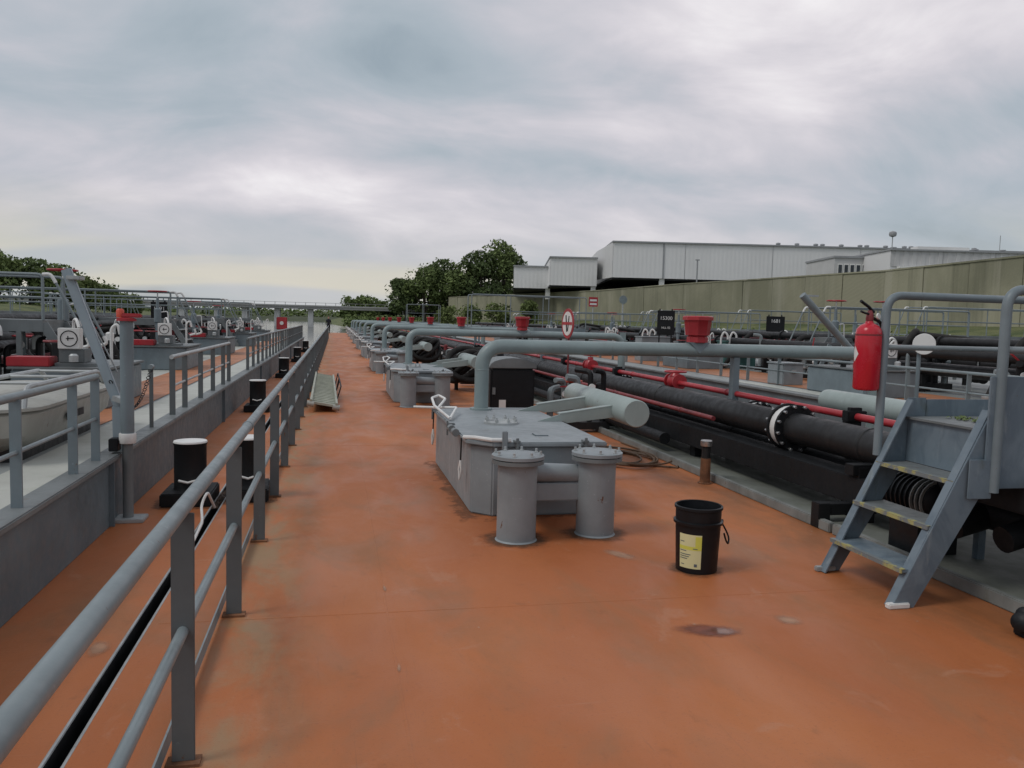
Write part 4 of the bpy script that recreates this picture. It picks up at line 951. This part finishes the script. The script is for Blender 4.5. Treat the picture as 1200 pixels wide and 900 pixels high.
for side, x0, sg, ysq in (('right', 10.4, 1, (8.6, 11.2, 14.0, 17.6, 20.4, 23.2, 26.8, 31.0, 36.0)), ('left', -4.2, -1, (7.6, 11.0, 14.3, 17.6, 20.0, 23.0, 26.6, 30.2, 35.0))):
    for i, y in enumerate(ysq):
        r = random.Random(300 + i + (50 if sg > 0 else 0)); h1 = r.uniform(.95, 1.2) if sg > 0 else r.uniform(.72, .92)
        t = thing('cargo_hose', f'{ordn(i)} black hose from the camera draped over the pipes of the {side} barge', 'hose', (x0, y, LZ), 0, f'black hoses draped over the pipes of the {side} barge')
        P = [(0, 0, .08), (sg * .25, r.uniform(-.2, .2), .55), (sg * .6, r.uniform(-.3, .3), h1), (sg * 1.3, r.uniform(-.4, .6), h1 - .08), (sg * 2.1, r.uniform(-.5, .8), h1 - .2), (sg * 2.7, r.uniform(-.5, .8), .5)]
        MB().tube(fillet(P, .3, 5), r.uniform(.05, .075), 10).build('hose_line', 'rubber', t)
        MB().lathe([(.09, -.03), (.10, 0), (.09, .03)], 14, (0, 0, .10)).build('coupling', r.choice(('galvanised', 'white_paint', 'red_dull')), t)
def manifold_cluster(label, loc, seed, group):
    r = random.Random(seed); t = thing('pipe_manifold', label, 'manifold', loc, 0, group)
    MB().bx(-.5, .5, -.12, .12, .05, .16).build('skid', 'dark_pipe', t)
    for k in range(5):
        x = -.42 + .21 * k; h = r.uniform(.45, .95); w = r.uniform(.035, .06)
        MB().tube(fillet([(x, 0, .16), (x, 0, h), (x + r.choice((-.18, .18)), r.uniform(-.2, .2), h + .02)], .08, 4), w, 8).build('riser', r.choice(('dark_pipe', 'black_paint', 'rail_paint')), t)
        MB().lathe([(w * 1.8, -.02), (w * 1.8, .02)], 12, (x, 0, h * .55)).build('flange', r.choice(('black_paint', 'dark_pipe', 'galvanised')), t)
        if k % 2: MB().lathe([(.05, -.02), (.055, 0), (.05, .02)], 12, (x, -.08, h * .75), (0, -1, .2)).build('gauge', 'white_paint', t)
    a = r.uniform(0, 3); MB().bar((-.3, -.1, .7), (-.3 + .25 * math.cos(a), -.12, .7 + .25 * abs(math.sin(a))), .03, .02).build('lever', 'red_paint', t)
    MB().lathe([(.07, 0), (.07, .18), (.05, .20), (0, .21)], 10, (.38, .05, .55)).build('cap', r.choice(('red_dull', 'white_paint', 'dark_pipe')), t)
for i, y in enumerate((10.6, 13.5, 16.2, 19.0, 21.5, 25.0, 29.0, 34.0, 40.0, 46.0)): manifold_cluster(f'{ordn(i)} cluster of small black pipes and gauges from the camera on the right barge', (10.6 + .5 * (i % 2), y, LZ), 100 + i, 'pipe clusters on the right barge')
for i, y in enumerate((9.0, 12.9, 15.6, 18.2, 21.2, 24.4, 28.0, 32.4, 36.5, 41.5)): manifold_cluster(f'{ordn(i)} cluster of small black pipes and gauges from the camera on the left barge', (-4.3 - .3 * (i % 2), y, LZ), 140 + i, 'pipe clusters on the left barge')
for i, y in enumerate((17.5, 21.0, 26.5, 31, 36, 42, 49, 57)): manifold_cluster(f'{ordn(i)} cluster of small black pipes and gauges from the camera on the outermost right barge', (17.4 + .5 * (i % 2), y, .6), 180 + i, 'pipe clusters on the outermost right barge')
for i, y in enumerate([HY[0] + 5.2] + [v + 4.3 for v in HY[1:6]]): manifold_cluster(f'{ordn(i)} cluster of small black pipes beside the thick cargo pipe on the orange deck', (3.62, y, .0), 210 + i, 'pipe clusters on the orange deck')

def number_board(label, loc, rz, w, h, text, sub=None):
    t = thing('number_board', label, 'sign', loc, rz)
    for s in (-1, 1): MB().tube([(s * w * .35, .05, 0), (s * w * .35, .05, h + .4)], .02, 8).build('leg', 'black_paint', t)
    MB().bx(-w / 2, w / 2, -.02, .02, .35, .35 + h).build('board', 'black_paint', t, bevel=.006)
    for (s, z, size) in ((text, .35 + h * .62, min(h * .30, w * 1.45 / max(4, len(text)))),) + (((sub, .35 + h * .26, h * .12),) if sub else ()):
        c = bpy.data.curves.new('lettering', 'FONT'); c.body = s; c.size = size; c.align_x = 'CENTER'; c.extrude = .002; c.space_character = 1.0
        c.materials.append(MATS['white_paint']); tmp = bpy.data.objects.new('tmp', c); COL.objects.link(tmp); bpy.context.view_layer.update()
        me = bpy.data.meshes.new_from_object(tmp.evaluated_get(bpy.context.evaluated_depsgraph_get())); bpy.data.objects.remove(tmp); o = link('lettering', me, t); o.location = (0, -.024, z); o.rotation_euler = (PI / 2, 0, 0)
    return t
number_board('black board with white number 15300 beside a red vent head', (9.75, 23.0, LZ + .5), R(-14), .52, .74, '15300', 'NLL 02')
number_board('smaller black number board leaning between rails of the right barge', (13.1, 22.5, LZ + .65), R(-14), .55, .50, '1681')
number_board('black number board with white figures on the left barge', (-4.75, 24.0, LZ + .45), R(12), .42, .62, '1691')
# slanting davit on the right barge
t = thing('davit_boom', 'dark grey slanting davit tube leaning left over the right barge', 'boom', (10.75, 15.1, LZ))
MB().bx(-.12, .12, -.1, .1, 0, .62).build('base', 'rail_paint', t, bevel=.01); MB().tube([(.0, 0, .55), (-1.38, 0, 1.83)], .075, 14).build('arm', 'rail_paint', t)
MB().bx(-1.30, -1.02, -.02, .02, 1.80, 1.84).build('sheave', 'galvanised', t)
flat_railing('deck_railing', 'low grey railing along the orange lane of the right barge', 8.72, [6.0 + 1.25 * k for k in range(18)], LZ + .01, 1.10, mat='rail_paint', post='rail_paint', group='railings on the right barge', w=.07)
flat_railing('deck_railing', 'far railing at the outer edge of the right barge', 15.8, [4 + 2 * k for k in range(34)], LZ, 1.5, group='railings on the right barge')
flat_railing('deck_railing', 'far railing at the outer edge of the outermost right barge', 24.2, [4 + 2 * k for k in range(36)], .6, 1.55, group='railings on the right barge')
flat_railing('deck_railing', 'far railing at the outer edge of the left barge', -11.0, [6 + 2 * k for k in range(20)], LZ, 1.45, mat='galvanised')
# the step ladder on the right barge
t = thing('step_ladder', 'small grey step ladder leaning below the slanting davit on the right barge', 'ladder', (10.05, 15.5, LZ))
for s in (0, .34): MB().bar((s - .05, 0, 0), (s + .28, 0, .82), .03, .09, up=(1, 0, 0)).build('stringer', 'rail_paint', t)
for k in range(4): MB().bx(-.03 + .075 * k, .36 + .075 * k, -.10, .10, .16 + .19 * k, .18 + .19 * k).build('tread', 'galvanised', t)
# white round plate beside the end of the first cross pipe, and odd boxes
t = thing('round_plate', 'white round plate on a short blue-grey arm behind the stair handrail', 'plate', (7.18, 8.8, .06))
MB().tube([(0, .08, 0), (0, .08, 1.36)], .025, 8).build('post', 'blue_grey', t); MB().lathe([(.128, -.01), (.132, 0), (.128, .01)], 32, (0, 0, 1.45), (-.62, -.78, .05)).build('disc', 'white_paint', t); MB().cyl((.02, .02, 1.42), (.14, .08, 1.38), .05, 12).build('hub', 'blue_grey', t)
t = thing('lifebuoy_box', 'small red box with white badge on the far left coaming railing', 'box', (-1.95, 31.5, LZ))
MB().tube([(0, .05, 0), (0, .05, .9)], .03, 8).build('post', 'coaming_grey', t); MB().bx(-.19, .19, -.12, .12, .62, 1.08).build('case', 'red_paint', t, bevel=.02); MB().lathe([(.07, 0), (.07, .01)], 20, (0, -.122, .86), (0, -1, 0)).build('badge', 'white_paint', t)
t = thing('teal_locker', 'teal green locker standing on the orange lane of the right barge', 'locker', (11.0, 20.9, LZ))
MB().bx(-.45, .45, -.3, .3, .02, .72).build('case', 'teal_paint', t, bevel=.02); MB().bx(-.47, .47, -.32, .32, .72, .76).build('lid', 'teal_paint', t, bevel=.008)
for i, (x, y, w, h) in enumerate([(9.9, 24.3, 1.0, .75), (8.95, 14.9, .45, .42), (9.4, 31.5, .8, .6)]):
    t = thing('deck_locker', f'{ordn(i)} plain light grey locker from the camera on the right barge', 'locker', (x, y, LZ), 0, 'grey lockers on the right barge')
    MB().bx(-w / 2, w / 2, -.3, .3, .0, h).build('case', 'grey_paint', t, bevel=.015); MB().bx(-w / 2 - .02, w / 2 + .02, -.32, .32, h, h + .03).build('lid', 'grey_paint', t, bevel=.006)
    MB().bx(-.05, .05, -.325, -.30, h * .6, h * .75).build('hasp', 'galvanised', t)
for i, (x, y) in enumerate([(16.9, 20), (16.9, 24), (17.1, 29), (17.0, 34), (16.9, 40), (17.0, 47), (10.9, 14.6), (10.5, 20.6), (10.4, 26.2), (10.5, 30.4)]):
    t = thing('white_vent', f'{ordn(i if i < 6 else i - 6)} pair of white gooseneck vents from the camera on the {"outermost " if i < 6 else ""}right barge', 'vent', (x, y, .6 if i < 6 else LZ), 0, 'white gooseneck vents')
    for s in (-1, 1): MB().tube(fillet([(s * .13, 0, 0), (s * .13, 0, .85), (s * .13 + .06, -.05, 1.02), (s * .13 + .16, -.08, .92), (s * .13 + .16, -.08, .80)], .07, 5), .028, 8).build('neck', 'white_paint', t)
    MB().bx(-.25, .25, -.1, .1, 0, .10).build('base', 'rail_paint', t)
for i, (x, y) in enumerate([(-4.45, 11.6), (-4.5, 18.8), (-4.5, 25.2), (-4.6, 31.8)]):
    t = thing('white_vent', f'{ordn(i)} pair of white gooseneck vents from the camera on the left barge', 'vent', (x, y, LZ), 0, 'white gooseneck vents')
    for s in (-1, 1): MB().tube(fillet([(s * .12, 0, 0), (s * .12, 0, .80), (s * .12 + .06, -.05, .97), (s * .12 + .15, -.08, .88), (s * .12 + .15, -.08, .78)], .07, 5), .026, 8).build('neck', 'white_paint', t)
    MB().bx(-.25, .25, -.1, .1, 0, .10).build('base', 'rail_paint', t)

# bank signs
t = thing('bank_sign', 'small red sign with white bars on a pole before the quay wall', 'sign', (21.5, 66.5, .6))
MB().tube([(0, .05, 0), (0, .05, 3.2)], .05, 8).build('pole', 'galvanised', t); MB().bx(-.40, .40, -.02, .02, 2.55, 3.35).build('board', 'red_paint', t)
for z in (2.68, 3.0): MB().bx(-.30, .30, -.03, -.022, z, z + .16).build('stripe', 'white_paint', t)
t = thing('bank_sign', 'pale blue round lamp sign on a pole before the quay wall', 'sign', (24.0, 66.0, .6))
MB().tube([(0, .05, 0), (0, .05, 3.1)], .06, 8).build('pole', 'galvanised', t); MB().lathe([(.36, 0), (.36, .04)], 20, (0, 0, 3.2), (0, -1, 0)).build('face', 'rail_paint', t)

# ================================================================== quay wall
def quay_wall():
    t = thing('quay_wall', 'long high stained concrete quay wall along the right bank', 'wall', (42, 59, 0))
    nodes = [(43, -14), (42.5, 43.7), (44.1, 59.1), (41.7, 78.5), (39.8, 89.2), (38.1, 116.1), (32.4, 141.3), (24, 176)]
    for i in range(len(nodes) - 1):
        a = Vector(nodes[i]); b = Vector(nodes[i + 1]); L = (b - a).length; d = (b - a) / L; n = max(1, round(L / 5.0)); w = L / n
        nn = Vector((d.y, -d.x))
        for k in range(n):
            p = a + d * (w * k + .03) - Vector((42, 59)); q = a + d * (w * (k + 1) - .03) - Vector((42, 59)); off = nn * (.02 * ((k * 7 + i) % 3))
            vs = [(p.x + off.x, p.y + off.y, .8), (q.x + off.x, q.y + off.y, .8), (q.x + nn.x * .6, q.y + nn.y * .6, .8), (p.x + nn.x * .6, p.y + nn.y * .6, .8)]
            b_ = MB().prism(vs, (0, 0, 5.8)); b_.build('panel', 'concrete_wall' if i < 2 or i > 4 else 'concrete_ribbed', t)
        c = MB().bar((a.x - 42 + nn.x * .35, a.y - 59 + nn.y * .35, 6.66), (b.x - 42 + nn.x * .35, b.y - 59 + nn.y * .35, 6.66), .8, .12); c.build('coping', 'concrete_wall', t)
        back = [(a.x - 42 + nn.x * .3, a.y - 59 + nn.y * .3, .8), (b.x - 42 + nn.x * .3, b.y - 59 + nn.y * .3, .8), (b.x - 42 + nn.x * .55, b.y - 59 + nn.y * .55, .8), (a.x - 42 + nn.x * .55, a.y - 59 + nn.y * .55, .8)]
        MB().prism(back, (0, 0, 5.7)).build('core', 'concrete_wall', t)
quay_wall()

# ================================================================== buildings above the quay
YAW = math.atan2(207, 950)
ux = Vector((math.cos(YAW), -math.sin(YAW), 0)); uy = Vector((math.sin(YAW), math.cos(YAW), 0))
def at(D, px, z=0): return ux * ((px - 600) * D / 950) + uy * D + Vector((0, 0, z))
def corrugated(t, name, x0, x1, y, z0, z1, mat, pitch=.6, depth=.012, along='x'):
    b = MB(); n = max(2, int((x1 - x0) / pitch)); prof = []
    for k in range(n):
        xa = x0 + (x1 - x0) * k / n; w = (x1 - x0) / n
        prof += [(xa, 0), (xa + w * .45, 0), (xa + w * .5, -depth), (xa + w * .95, -depth)]
    prof.append((x1, 0))
    for x, d in prof:
        for z in (z0, z1): b.v.append((x, y + d, z) if along == 'x' else (y + d, x, z))
    b.f = [(2 * i, 2 * i + 2, 2 * i + 3, 2 * i + 1) for i in range(len(prof) - 1)]
    return b.build(name, mat, t, smooth=0)
def hall(name, label, px0, px1, D, z0, z1, depth, open_under=True, cols=(), chamfer=0, zg=5.5):
    o = at(D, px0); L = (px1 - px0) * D / 950
    t = thing(name, label, 'warehouse', (o.x, o.y, 0), -YAW)
    n = max(1, round(L / 12)); w = L / n
    for k in range(n): corrugated(t, 'wall_panel', chamfer * (k == 0) + w * k + .04, w * (k + 1) - .04, 0, z0, z1, 'cladding')
    if chamfer:
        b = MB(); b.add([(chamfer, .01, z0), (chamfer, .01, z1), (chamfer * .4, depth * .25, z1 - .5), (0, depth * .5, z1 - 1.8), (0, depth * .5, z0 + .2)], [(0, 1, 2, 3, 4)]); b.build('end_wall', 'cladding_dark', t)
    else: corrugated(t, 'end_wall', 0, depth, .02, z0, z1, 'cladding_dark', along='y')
    MB().bx(chamfer, L, .08, depth, z0 + .02, z1 - .05).build('core', 'cladding', t)
    MB().bx(chamfer - .1, L + .05, -.25, depth + .2, z1, z1 + .22).build('roof', 'roof_trim', t)
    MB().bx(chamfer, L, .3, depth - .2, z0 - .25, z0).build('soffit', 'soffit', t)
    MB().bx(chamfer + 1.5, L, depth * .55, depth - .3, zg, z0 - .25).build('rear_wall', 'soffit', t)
    for x in cols: MB().bx(x, x + .75, .25, .9, zg, z0).build('column', 'pier_white', t)
    return t
K = 120 / 950
h = hall('warehouse', 'large pale grey elevated warehouse above the quay wall', 697, 1205, 120, 8.6, 13.7, 40, cols=(9.2,), chamfer=2.2)
for k in range(14): MB().lathe([(.25, 0), (.25, .25), (.35, .3), (.35, .5), (0, .6)], 10, (27 + 2.2 * k + (k % 3) * .6, 2, 13.9)).build('roof_vent', 'roof_trim', h)
MB().bx(9.55, 9.75, -.12, -.065, 8.6, 13.7).build('downpipe', 'roof_trim', h)
hall('warehouse', 'middle lower hall left of the large pale warehouse', 642, 697, 126, 7.5, 11.7, 30, cols=(6.4,))
hall('warehouse', 'smallest pale hall furthest left beside the dark trees', 600, 642, 132, 7.2, 10.6, 30, cols=(5.2,))
# office and depot at the right
o = at(84, 972); t = thing('office_block', 'small white office block with dark windows and yellow end above the quay', 'building', (o.x, o.y, 0), -YAW)
MB().bx(0, 5.8, 0, 8, 5.5, 9.1).build('wall', 'depot_grey', t); MB().bx(-.1, 5.9, -.15, 8.1, 9.1, 9.3).build('roof', 'roof_trim', t)
MB().bx(4.0, 6.6, -.5, .0, 6.6, 7.9).build('end_panel', 'yellow_cladding', t)
for k in range(6):
    f = MB().bx(.35 + .62 * k, .85 + .62 * k, -.06, -.01, 7.2, 8.5).build('window', 'pier_white', t); MB().bx(.42 + .62 * k, .78 + .62 * k, -.08, -.062, 7.3, 8.4).build('pane', 'window_glass', f)
o = at(78, 1037); t = thing('depot_building', 'long low pale grey depot behind the right end of the quay wall', 'building', (o.x, o.y, 0), -YAW)
for k in range(5): corrugated(t, 'wall_panel', 5 * k + .03, 5 * k + 4.97, 0, 7.9, 9.4, 'depot_grey', .8, .05)
MB().bx(0, 25, .05, 12, 5.5, 9.38).build('core', 'cladding', t); MB().bx(-.1, 25.1, -.2, 12.2, 9.4, 9.55).build('roof', 'roof_trim', t); MB().bx(.6, 25, -.7, .02, 7.7, 7.88).build('canopy', 'pier_white', t)
MB().bx(3, 8, 1, 2.4, 9.55, 9.95).build('roof_duct', 'pier_white', t)
for k in range(5): MB().lathe([(.04, 0), (.04, .35), (.30, .38), (.30, .46), (0, .5)], 10, (1.6 + 2.7 * k, 3, 9.55)).build('roof_vent', 'roof_trim', t)
MB().tube([(.3, .5, 9.5), (.3, .5, 10.9)], .05, 6).build('mast', 'galvanised', t); MB().lathe([(0, -.32), (.3, -.2), (.36, 0), (.3, .2), (0, .32)], 14, (.3, .5, 11.0)).build('radome', 'roof_trim', t)
MB().tube([(11.5, 2, 9.5), (11.5, 2, 11.3)], .04, 6).build('mast', 'galvanised', t); MB().tube([(21.5, 1, 9.5), (21.5, 1, 10.7)], .14, 6).build('flue', 'pier_white', t)
o = at(118, 813); t = thing('lamp_mast', 'thin dark mast standing before the large warehouse', 'mast', (o.x, o.y, 6)); MB().tube([(0, 0, 0), (0, 0, 5.2)], .11, 8).build('pole', 'roof_trim', t); MB().bx(-.3, .3, -.1, .1, 5.2, 5.35).build('lamp', 'roof_trim', t)

# ================================================================== bridge
t = thing('road_bridge', 'low grey road bridge on pale piers crossing the river far ahead', 'bridge', (0, 262, -1.95))
MB().bx(-260, 60, -5, 5, 6.0, 6.75).build('girder', 'bridge_concrete', t); MB().bx(-260, 60, -5.4, -5.15, 6.75, 7.15).build('parapet', 'bridge_concrete', t)
MB().bx(-260, 60, 5.15, 5.4, 6.75, 7.15).build('parapet', 'bridge_concrete', t)
for k in range(100): MB().bx(-255 + 3 * k, -254.85 + 3 * k, -5.3, -5.2, 7.15, 7.9).build('railing_post', 'bridge_concrete', t)
MB().bx(-260, 60, -5.3, -5.2, 7.85, 7.95).build('handrail', 'bridge_concrete', t)
for x in (-62, -45, -35, -27, -17.5, -7.5, 22, 46): MB().bx(x - .8, x + .8, -3, 3, -1, 6.0).build('pier', 'pier_white', t)

# ================================================================== trees
def leaves(b, r, c, rad, n, s, flat=1.0):
    for _ in range(n):
        while True:
            p = Vector((r.uniform(-1, 1), r.uniform(-1, 1), r.uniform(-1, 1)))
            if .25 < p.length < 1: break
        p = p.normalized() * (p.length ** .45)
        q = Vector(c) + Vector((p.x * rad[0], p.y * rad[1], p.z * rad[2]))
        u = Vector((r.gauss(0, 1), r.gauss(0, 1), r.gauss(0, 1))).normalized(); w = u.orthogonal().normalized(); w = (w + u.cross(w) * r.uniform(-1, 1)).normalized()
        k = s * r.uniform(.6, 1.35)
        b.add([q - u * k, q + w * k * .55, q + u * k, q - w * k * .5 + u.cross(w) * k * .25], [(0, 1, 2, 3)])
def tree(label, loc, H, rad, seed, mat='leaf_mid', s=.32, n=2600, group='trees on the banks', trunk=.3, squash=.8):
    r = random.Random(seed); t = thing('tree', label, 'tree', loc, 0, group)
    th = H * trunk
    MB().tube([(0, 0, -.5), (.1, 0, th * .6), (r.uniform(-.3, .3), .2, H * .62)], [H * .030, H * .022, H * .010], 8).build('trunk', 'bark', t)
    lobes = []
    for k in range(11):
        a = r.uniform(0, 2 * PI); f = r.uniform(0, 1); zz = th + (H - th) * (.12 + .72 * f); sp = rad * (1 - .55 * abs(f - .38) ** 1.2) * .62
        lr = rad * r.uniform(.34, .52); lobes.append(((sp * math.cos(a), sp * math.sin(a), min(zz, H - lr * squash)), (lr, lr, lr * squash)))
    lobes.append(((0, 0, H - rad * .42), (rad * .42, rad * .42, rad * .42)))
    limb = MB()
    for c, _ in lobes[:7]: limb.tube([(0, 0, th * .7), (c[0] * .5, c[1] * .5, (th + c[2]) * .5), c], [H * .014, H * .009, H * .003], 6)
    limb.build('limbs', 'bark', t)['kind'] = 'stuff'
    b = MB()
    for c, q in lobes: leaves(b, r, c, q, n // len(lobes), s)
    for _ in range(n // 14):
        a = r.uniform(0, 2 * PI); z = r.uniform(th, H * .98); q = rad * r.uniform(.7, 1.05) * math.sqrt(max(.05, 1 - ((z - (th + H) / 2) / ((H - th) / 2 + .1)) ** 2)); leaves(b, r, (q * math.cos(a), q * math.sin(a), z), (s * 1.4,) * 3, 2, s * .8)
    o = b.build('crown', mat, t, smooth=0); return t
RT = [(15.5, 186, 9.5, 4.6, 'leaf_dark', 'low rounded dark tree at the left end of the right tree row'), (19.5, 182, 12.2, 5.2, 'leaf_mid', 'broad green tree second in the row left of the warehouse'),
      (23.5, 186, 14.2, 5.4, 'leaf_dark', 'tall broad tree third in the row left of the warehouse'), (27.5, 178, 13.5, 4.6, 'leaf_mid', 'lighter tree with drooping foliage fourth in the right row'),
      (31.0, 176, 15.8, 4.6, 'leaf_dark', 'dark tree just left of the tallest tree by the warehouse'), (35.2, 178, 18.4, 5.2, 'leaf_mid', 'tallest tree standing directly beside the smallest pale hall'),
      (38.8, 182, 16.2, 4.5, 'leaf_dark', 'dark tree half hidden behind the smallest pale hall')]
for i, (x, y, H, rd, m, lab) in enumerate(RT): tree(lab, (x, y, 1.4), H, rd, 20 + i, m, .42, 3000, 'trees left of the warehouse', .18)
LT = [(-58, 148, 11.5, 5.5, 'leaf_dark'), (-53.5, 146, 9.6, 5, 'leaf_mid'), (-50, 150, 9.0, 4.6, 'leaf_dark'), (-46, 150, 8.2, 4.4, 'leaf_mid'), (-42.5, 152, 6.6, 4.0, 'leaf_light'), (-39.5, 154, 5.2, 3.4, 'leaf_mid'), (-37, 160, 3.6, 2.8, 'leaf_light')]
for i, (x, y, H, rd, m) in enumerate(LT): tree(f'{["leftmost", "second", "third", "fourth", "fifth", "sixth", "seventh"][i]} tree from the left edge on the left river bank', (x, y, 1.2), H, rd, 50 + i, m, .36, 2400, 'trees on the left bank', .12)
for i, (x, y, H, rd) in enumerate([(29.0, 121, 4.2, 1.5), (27.5, 138, 4.0, 2.6), (20.5, 150, 3.4, 2.4), (24, 146, 3.8, 2.2)]):
    tree(['slim young shrub growing at the foot of the quay wall', 'round bush beside the left end of the quay wall', 'low bush nearest the trees on the grass bank', 'bush between the round bush and the tree row'][i], (x, y, .9), H, rd, 80 + i, 'leaf_light', .28, 900, 'bushes at the foot of the quay wall', .08)
for i, (x, y, H, rd) in enumerate([(5, 300, 8.2, 4.2), (11, 300, 8.8, 4.6), (16, 310, 7.2, 4.4)]):
    tree(f'{["small far tree just right of the standing person", "rounded far tree above the bridge end", "far tree nearest the right tree row"][i]}', (x, y, 1.0), H, rd, 90 + i, 'leaf_mid', .6, 1200, 'far trees at the bridge', .1)
b = MB(); r = random.Random(31)
for k in range(130): 
    x = -330 + 5.2 * k; leaves(b, r, (x + r.uniform(-2, 2), 590 + r.uniform(-15, 15), 3.0), (5, 4, r.uniform(3.5, 6.5)), 70, 1.3)
o = b.build('far_woods', 'leaf_mid', smooth=0); tag(o, 'distant dark line of woods beyond the river', 'woods', kind='stuff')
b = MB()
for k in range(46):
    x = 3.5 + .42 * k + r.uniform(-.5, .5); leaves(b, r, (x, 236 - k * .9 + r.uniform(-3, 3), .6), (1.6, 1.6, r.uniform(1.2, 2.2)), 60, .5)
o = b.build('bank_shrubs', 'leaf_mid', smooth=0); tag(o, 'low green shrubs along the right river bank under the bridge end', 'shrubs', kind='stuff')
b = MB()
for k in range(70):
    y = 40 + 1.6 * k + r.uniform(-1, 1); x = 36.5 - (max(0, y - 90) * .12) + r.uniform(-2.5, 2.5); leaves(b, r, (x, y, 1.1), (1.3, 1.3, r.uniform(.3, .8)), 40, .22)
o = b.build('bank_weeds', 'leaf_light', smooth=0); tag(o, 'rough weeds and grass tufts at the foot of the quay wall', 'weeds', kind='stuff')

# ================================================================== the person at the far end of the deck
def person():
    t = thing('person', 'person in dark clothes standing at the far end of the orange deck', 'person', (-.66, 82.5, 0), R(12))
    V = [(0, 0, .92), (0, 0, 1.12), (0, .01, 1.36), (0, .0, 1.47), (0, -.01, 1.53),
         (.10, 0, .86), (.12, .02, .47), (.13, .04, .10), (.14, -.10, .05), (-.10, 0, .86), (-.11, -.03, .47), (-.12, .02, .10), (-.13, -.12, .05),
         (.19, .01, 1.38), (.25, .03, 1.10), (.24, -.05, .86), (-.19, .01, 1.38), (-.25, .03, 1.10), (-.24, -.05, .86)]
    E_ = [(0, 1), (1, 2), (2, 3), (3, 4), (0, 5), (5, 6), (6, 7), (7, 8), (0, 9), (9, 10), (10, 11), (11, 12), (2, 13), (13, 14), (14, 15), (2, 16), (16, 17), (17, 18)]
    Rd = [.16, .15, .17, .075, .06, .10, .072, .05, .045, .10, .072, .05, .045, .075, .055, .038, .075, .055, .038]
    me = bpy.data.meshes.new('body'); me.from_pydata(V, E_, []); me.update(); o = link('body', me, t)
    mod = o.modifiers.new('skin', 'SKIN'); sv = me.skin_vertices[0].data
    for i, q in enumerate(Rd): sv[i].radius = (q, q * .8)
    sv[0].use_root = True
    o.modifiers.new('smooth', 'SUBSURF').render_levels = 2; me.materials.append(MATS['cloth_dark'])
    MB().lathe([(0, 1.50), (.055, 1.51), (.078, 1.57), (.082, 1.63), (.075, 1.70), (.045, 1.74), (0, 1.75)], 14).build('head', 'skin', t)
    MB().lathe([(.084, 1.62), (.088, 1.66), (.080, 1.72), (.05, 1.755), (0, 1.765)], 14, (0, .012, 0)).build('hair', 'hair', t)
person()
grime_shade_under()
